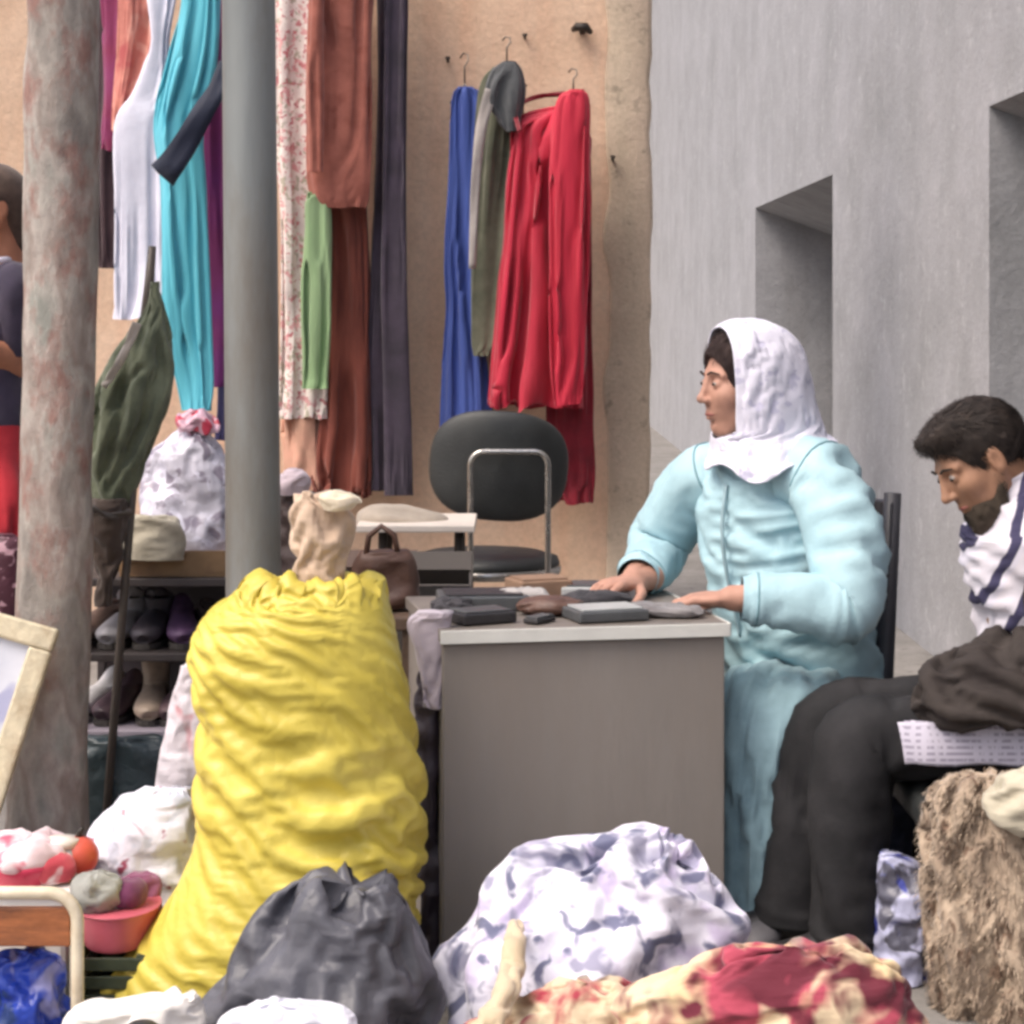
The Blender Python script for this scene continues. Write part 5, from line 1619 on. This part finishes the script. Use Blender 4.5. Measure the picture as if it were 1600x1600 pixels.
hr_ = mesh_obj('hair', *place((hv, hf_), mc, MM), m_hairm, Mn)
strands('hair_strands', hv, 9000, mc, MM, m_hairm, hr_, 5, (.010, .022), (-.5, 0, -.6), .3)
S = SDF((-.06, -.09, -.15), (.13, .09, 0.02), .0036)
S.ell((.036, 0, -.083), (.056, .056, .044), .012)
S.ell((.064, 0, -.108), (.030, .032, .026), .014)
for s in (-1, 1): S.cap((.0, s * .066, -.02), (.03, s * .046, -.085), .008, .016, .014)
S.cap((.094, -.02, -.042), (.094, .02, -.042), .007, .007, .008)
S.ell((.082, 0, -.060), (.022, .022, .011), .006, True)
S.ell((.055, 0, -.025), (.055, .075, .030), .012, True)
hv, hf_ = S.mesh()
hv = hv + (noise3(hv * 110, 7) * .004)[:, None] * hv / np.linalg.norm(hv, axis=1)[:, None]
bd_ = mesh_obj('beard', *place((hv, hf_), mc, MM), cloth('beard_hair', lin(66, 58, 50), lin(82, 72, 62), scale=40, weave=240, sheen=0), Mn)
strands('beard_strands', hv, 5000, mc, MM, MATS['beard_hair'], bd_, 6, (.006, .014), (.1, 0, -1), .35, .0005)


def stripe_mat():
    m, t, b = nt('striped_shirt')
    sep = t.nodes.new('ShaderNodeSeparateXYZ'); t.links.new(coords(t), sep.inputs[0])
    a = N(t, 'ShaderNodeMath', operation='MULTIPLY_ADD'); t.links.new(sep.outputs[0], a.inputs[0]); a.inputs[1].default_value = 17.0
    k = N(t, 'ShaderNodeMath', operation='MULTIPLY'); t.links.new(sep.outputs[2], k.inputs[0]); k.inputs[1].default_value = -6.0
    t.links.new(k.outputs[0], a.inputs[2])
    w = N(t, 'ShaderNodeMath', operation='FRACT'); t.links.new(a.outputs[0], w.inputs[0])
    col = ramp(t, w.outputs[0], [(0, lin(214, 208, 216)), (.55, lin(206, 202, 212)), (.58, lin(58, 54, 84)), (.82, lin(52, 50, 78)), (.85, lin(210, 206, 218))])
    t.links.new(col, b.inputs['Base Color'])
    b.inputs['Roughness'].default_value = .9
    n2 = N(t, 'ShaderNodeTexNoise', Scale=300, Detail=2); t.links.new(coords(t), n2.inputs[0])
    bump(t, b, n2.outputs[0], .2, .002)
    return m


T = tube_grid([(1.16, 4.43, .44, .15, .19), (1.14, 4.43, .56, .15, .19), (1.11, 4.43, .70, .15, .20), (1.08, 4.43, .82, .15, .215), (1.062, 4.43, .895, .135, .205), (1.04, 4.425, .945, .10, .125), (1.025, 4.422, .975, .078, .082), (1.016, 4.42, .99, .074, .076)], 44, 56, (1, 0, 0))
hm = np.full(T.shape[:2], .016); hm[-9:] = .12
grid_obj('shirt', crumple(T, 1.03, 1.12, 97, True, (1.05, .96), .016, .4, (80, 40), .006, hm), stripe_mat(), Mn, True, False, False, 0)
m_blk = cloth('black_trousers', lin(38, 38, 40), lin(47, 46, 48), rough=.85, sheen=0)
m_jkt = cloth('dark_jacket', lin(54, 48, 47), lin(64, 58, 55), rough=.85, sheen=0)
sleeve('jacket_sleeve', [(1.09, 4.30, .90, .07, .07), (1.10, 4.24, .86, .078, .075), (1.08, 4.205, .75, .075, .072), (1.125, 4.19, .66, .074, .074), (1.10, 4.195, .63, .068, .07), (1.05, 4.235, .605, .06, .062), (1.0, 4.262, .59, .05, .05)], m_jkt, Mn, 98, 1.22, cap=False)
sleeve('jacket_sleeve', [(1.09, 4.56, .90, .07, .07), (1.10, 4.62, .86, .078, .075), (1.08, 4.635, .75, .075, .072), (1.125, 4.63, .66, .072, .072), (1.10, 4.62, .62, .066, .068), (1.05, 4.57, .595, .058, .06), (1.005, 4.54, .58, .048, .048)], m_jkt, Mn, 99, 1.22, cap=False)
T = rows_grid([(1106, 1470, 1720), (1085, 1450, 1740), (1050, 1462, 1745), (1010, 1492, 1745), (980, 1540, 1740), (965, 1600, 1720)], 4.30, depth=.6, maxdepth=.13, nv=30, nu=50, lump=.2, seed=9)
grid_obj('jacket_front', crumple(T, 1.16, 1.3, 100, shear=(1.1, .92), fine=.5), m_jkt, Mn, True, True, True, 0)
sleeve('trouser_leg', [(1.17, 4.36, .47, .10, .10), (1.0, 4.36, .465, .10, .095), (.82, 4.365, .462, .088, .085), (.715, 4.362, .455, .082, .082), (.695, 4.355, .40, .082, .082), (.685, 4.345, .26, .074, .074), (.68, 4.34, .13, .068, .07), (.68, 4.34, .055, .07, .072)], m_blk, Mn, 101, 1.16, 1.05, 48, 34, (0, 1, 0))
sleeve('trouser_leg', [(1.17, 4.5, .47, .10, .10), (1.0, 4.5, .468, .10, .095), (.80, 4.5, .468, .088, .085), (.685, 4.5, .46, .082, .082), (.655, 4.5, .41, .082, .082), (.63, 4.505, .26, .078, .08), (.60, 4.51, .13, .074, .078), (.592, 4.51, .055, .078, .082)], m_blk, Mn, 102, 1.16, 1.05, 48, 34, (0, 1, 0))
m_mshoe = solid('mans_shoe', lin(44, 42, 44), .45, 0, .15, 30)
worn_shoe(Mn, (.67, 4.34, 0), math.radians(190), m_mshoe, m_sole, .27)
worn_shoe(Mn, (.59, 4.51, 0), math.radians(186), m_mshoe, m_sole, .27)

ms = thing('stool', 'black padded stool under the bending man', 'stool', (1.08, 4.42, 0))
mb = MB(); mb.box((1.08, 4.42, .335), (.56, .40, .07)); mb.build('seat_pad', m_pad, ms, True, .022)
for sx in (-.21, .21):
    for sy in (-.15, .15):
        mb = MB(); mb.tube([(1.085 + sx, 4.42 + sy, .30), (1.085 + sx * 1.1, 4.42 + sy * 1.1, 0)], .016, 10); mb.build('leg', m_dark, ms, True)
nw = thing('newspaper', 'folded lilac white printed paper on the stool edge beside the man thigh', 'newspaper', (1.0, 4.235, .37))
def paper_mat():
    m, t, b = nt('newsprint')
    co = coords(t, (1, 1, 1))
    n = N(t, 'ShaderNodeTexNoise', Scale=90, Detail=2); t.links.new(coords(t, (1, 1, .18)), n.inputs[0])
    w = N(t, 'ShaderNodeTexWave', Scale=26, Distortion=0); w.bands_direction = 'Z'; t.links.new(co, w.inputs[0])
    f = mixc(t, 1.0, ramp(t, n.outputs[0], [(.42, (0, 0, 0)), (.5, (1, 1, 1))]), ramp(t, w.outputs[0], [(.5, (0, 0, 0)), (.6, (1, 1, 1))]), 'MULTIPLY')
    t.links.new(mixc(t, f, lin(200, 195, 210), lin(158, 152, 170)), b.inputs['Base Color'])
    b.inputs['Roughness'].default_value = .8
    return m
m_news = paper_mat()
for k in range(3):
    vs, fs = [], []
    n, mcol = 14, 8
    for j in range(n):
        th = math.radians(26 - 42 * j / (n - 1))
        rr_ = .107 + .003 * k + .006 * (j / (n - 1)) ** 2
        for i in range(mcol):
            x = .765 + .012 * k + (.30 - .02 * k) * i / (mcol - 1) + .012 * j / (n - 1)
            vs.append((x, 4.36 - math.cos(th) * rr_, .463 + math.sin(th) * rr_ + .003 * math.sin(i * 1.7 + k)))
    for j in range(n - 1):
        for i in range(mcol - 1):
            fs.append((j * mcol + i, j * mcol + i + 1, (j + 1) * mcol + i + 1, (j + 1) * mcol + i))
    mesh_obj('sheet', vs, fs, m_news, nw, True, 0, .0015)
nw['label'] = 'folded lilac white newspaper draped over the bending man thigh'

# ---------------- the standing person cut off by the left edge
LP = thing('person', 'standing person in navy top and red skirt cut off by the left edge', 'person', (-1.52, 6.1, 0))
lc = np.array((-1.49, 6.1, 1.60))
LM = frame((-.75, -.65, -.1))
m_skinl = skin_mat('skin_warm', lin(186, 128, 100))
lh = np.array((-1.52, 5.86, 1.245))
body = join_meshes([
    place(head_sdf(h=.005), lc, LM),
    limb_mesh([((-1.52, 6.12, 1.40), (-1.50, 6.11, 1.47), .06, .055), ((-1.53, 6.12, 1.34), (-1.53, 6.12, .95), .12, .13), ((-1.40, 6.04, 1.38), (-1.41, 6.06, 1.16), .05, .042), ((-1.41, 6.06, 1.16), lh, .042, .03),
               ((-1.66, 6.2, 1.38), (-1.70, 6.2, 1.12), .05, .042), ((-1.70, 6.2, 1.12), (-1.68, 6.05, .9), .04, .03),
               ((-1.46, 6.08, .9), (-1.45, 6.08, .06), .08, .04), ((-1.6, 6.14, .9), (-1.6, 6.14, .06), .08, .04)], (-1.82, 5.8, -.02), (-1.3, 6.3, 1.55), .012),
    hand_mesh(lh, (-.5, -.5, .3), (.5, -.5, .3), 1, .5, h=.004),
    hand_mesh((-1.68, 6.05, .9), (0, -.2, -1), (-1, 0, 0), 1, .4, h=.004),
])
mesh_obj('body', body[0], body[1], m_skinl, LP)
eyes_and_brows(LP, lc, LM, m_hairw)
S = SDF((-.15, -.11, -.14), (.13, .11, .15), .005)
S.ell((-.02, 0, .034), (.106, .086, .094), .01)
S.cap((-.06, 0, .0), (-.075, 0, -.09), .07, .05, .03)
S.ell((.09, 0, -.02), (.06, .12, .085), .014, True)
mesh_obj('hair', *place(S.mesh(), lc, LM), cloth('brown_hair', lin(82, 66, 58), lin(96, 78, 68), scale=30), LP)
m_nav = cloth('navy_top', lin(62, 56, 72), lin(70, 62, 80))
T = tube_grid([(-1.53, 6.12, .9, .17, .14), (-1.53, 6.12, 1.05, .165, .13), (-1.53, 6.12, 1.25, .17, .13), (-1.52, 6.12, 1.37, .165, .11), (-1.515, 6.115, 1.43, .10, .085), (-1.51, 6.11, 1.455, .07, .065)], 36, 48, (.85, -.5, 0))
grid_obj('top', crumple(T, 1.04, 1.12, 103, fine=0), m_nav, LP, True, False, False, 0)
sleeve('sleeve', [(-1.44, 6.06, 1.40, .06, .06), (-1.395, 6.04, 1.36, .068, .066), (-1.40, 6.05, 1.26, .064, .062), (-1.41, 6.06, 1.19, .06, .058)], m_nav, LP, 104, 1.1, nv=20, cap=False)
sleeve('sleeve', [(-1.62, 6.18, 1.40, .06, .06), (-1.67, 6.2, 1.36, .068, .066), (-1.69, 6.2, 1.26, .064, .062), (-1.70, 6.2, 1.15, .06, .058)], m_nav, LP, 105, 1.1, nv=20, cap=False)
mb = MB()
ring = [(-1.51 + .08 * math.cos(a), 6.112 + .075 * math.sin(a), 1.455 + .01 * math.sin(a)) for a in [2 * math.pi * k / 24 for k in range(24)]]
mb.tube(ring, .012, 8, closed=True); mb.build('collar', m_white, LP, True)
T = tube_grid([(-1.52, 6.11, .30, .26, .22), (-1.52, 6.11, .55, .235, .20), (-1.525, 6.115, .8, .20, .17), (-1.53, 6.12, .98, .17, .145)], 44, 64, (.85, -.5, 0))
hm = np.full(T.shape[:2], .012); hm[-4:] = .1
m_rsk = cloth('red_skirt', lin(178, 40, 52), lin(192, 52, 62), var=.15)
grid_obj('skirt', crumple(T, 1.18, 1.0, 106, hold=.012, fine=0, holdmap=hm, grain=40), m_rsk, LP, True, False, False, 0)
for p, yw in (((-1.45, 6.07, 0), -2.4), ((-1.6, 6.13, 0), -2.5)):
    worn_shoe(LP, p, yw, m_mshoe, m_sole, .25)
bag('shopping_bag', 'dark wine printed bag hanging by the standing person at the left edge', 'bag', [(835, -10, 20), (850, -40, 36), (900, -50, 42), (950, -50, 40), (985, -40, 34)], 5.78, plastic('wine_print', lin(88, 48, 60), .5, .2, spots=[lin(190, 150, 160)], spotscale=26), .5, 1.06, 1.1, seed=45, lump=.1, nv=26, nu=40, clamp=False, fine=0)

for o in (Mn, ms, nw):
    o.location = o.location + Vector((-.02, -.12, 0))
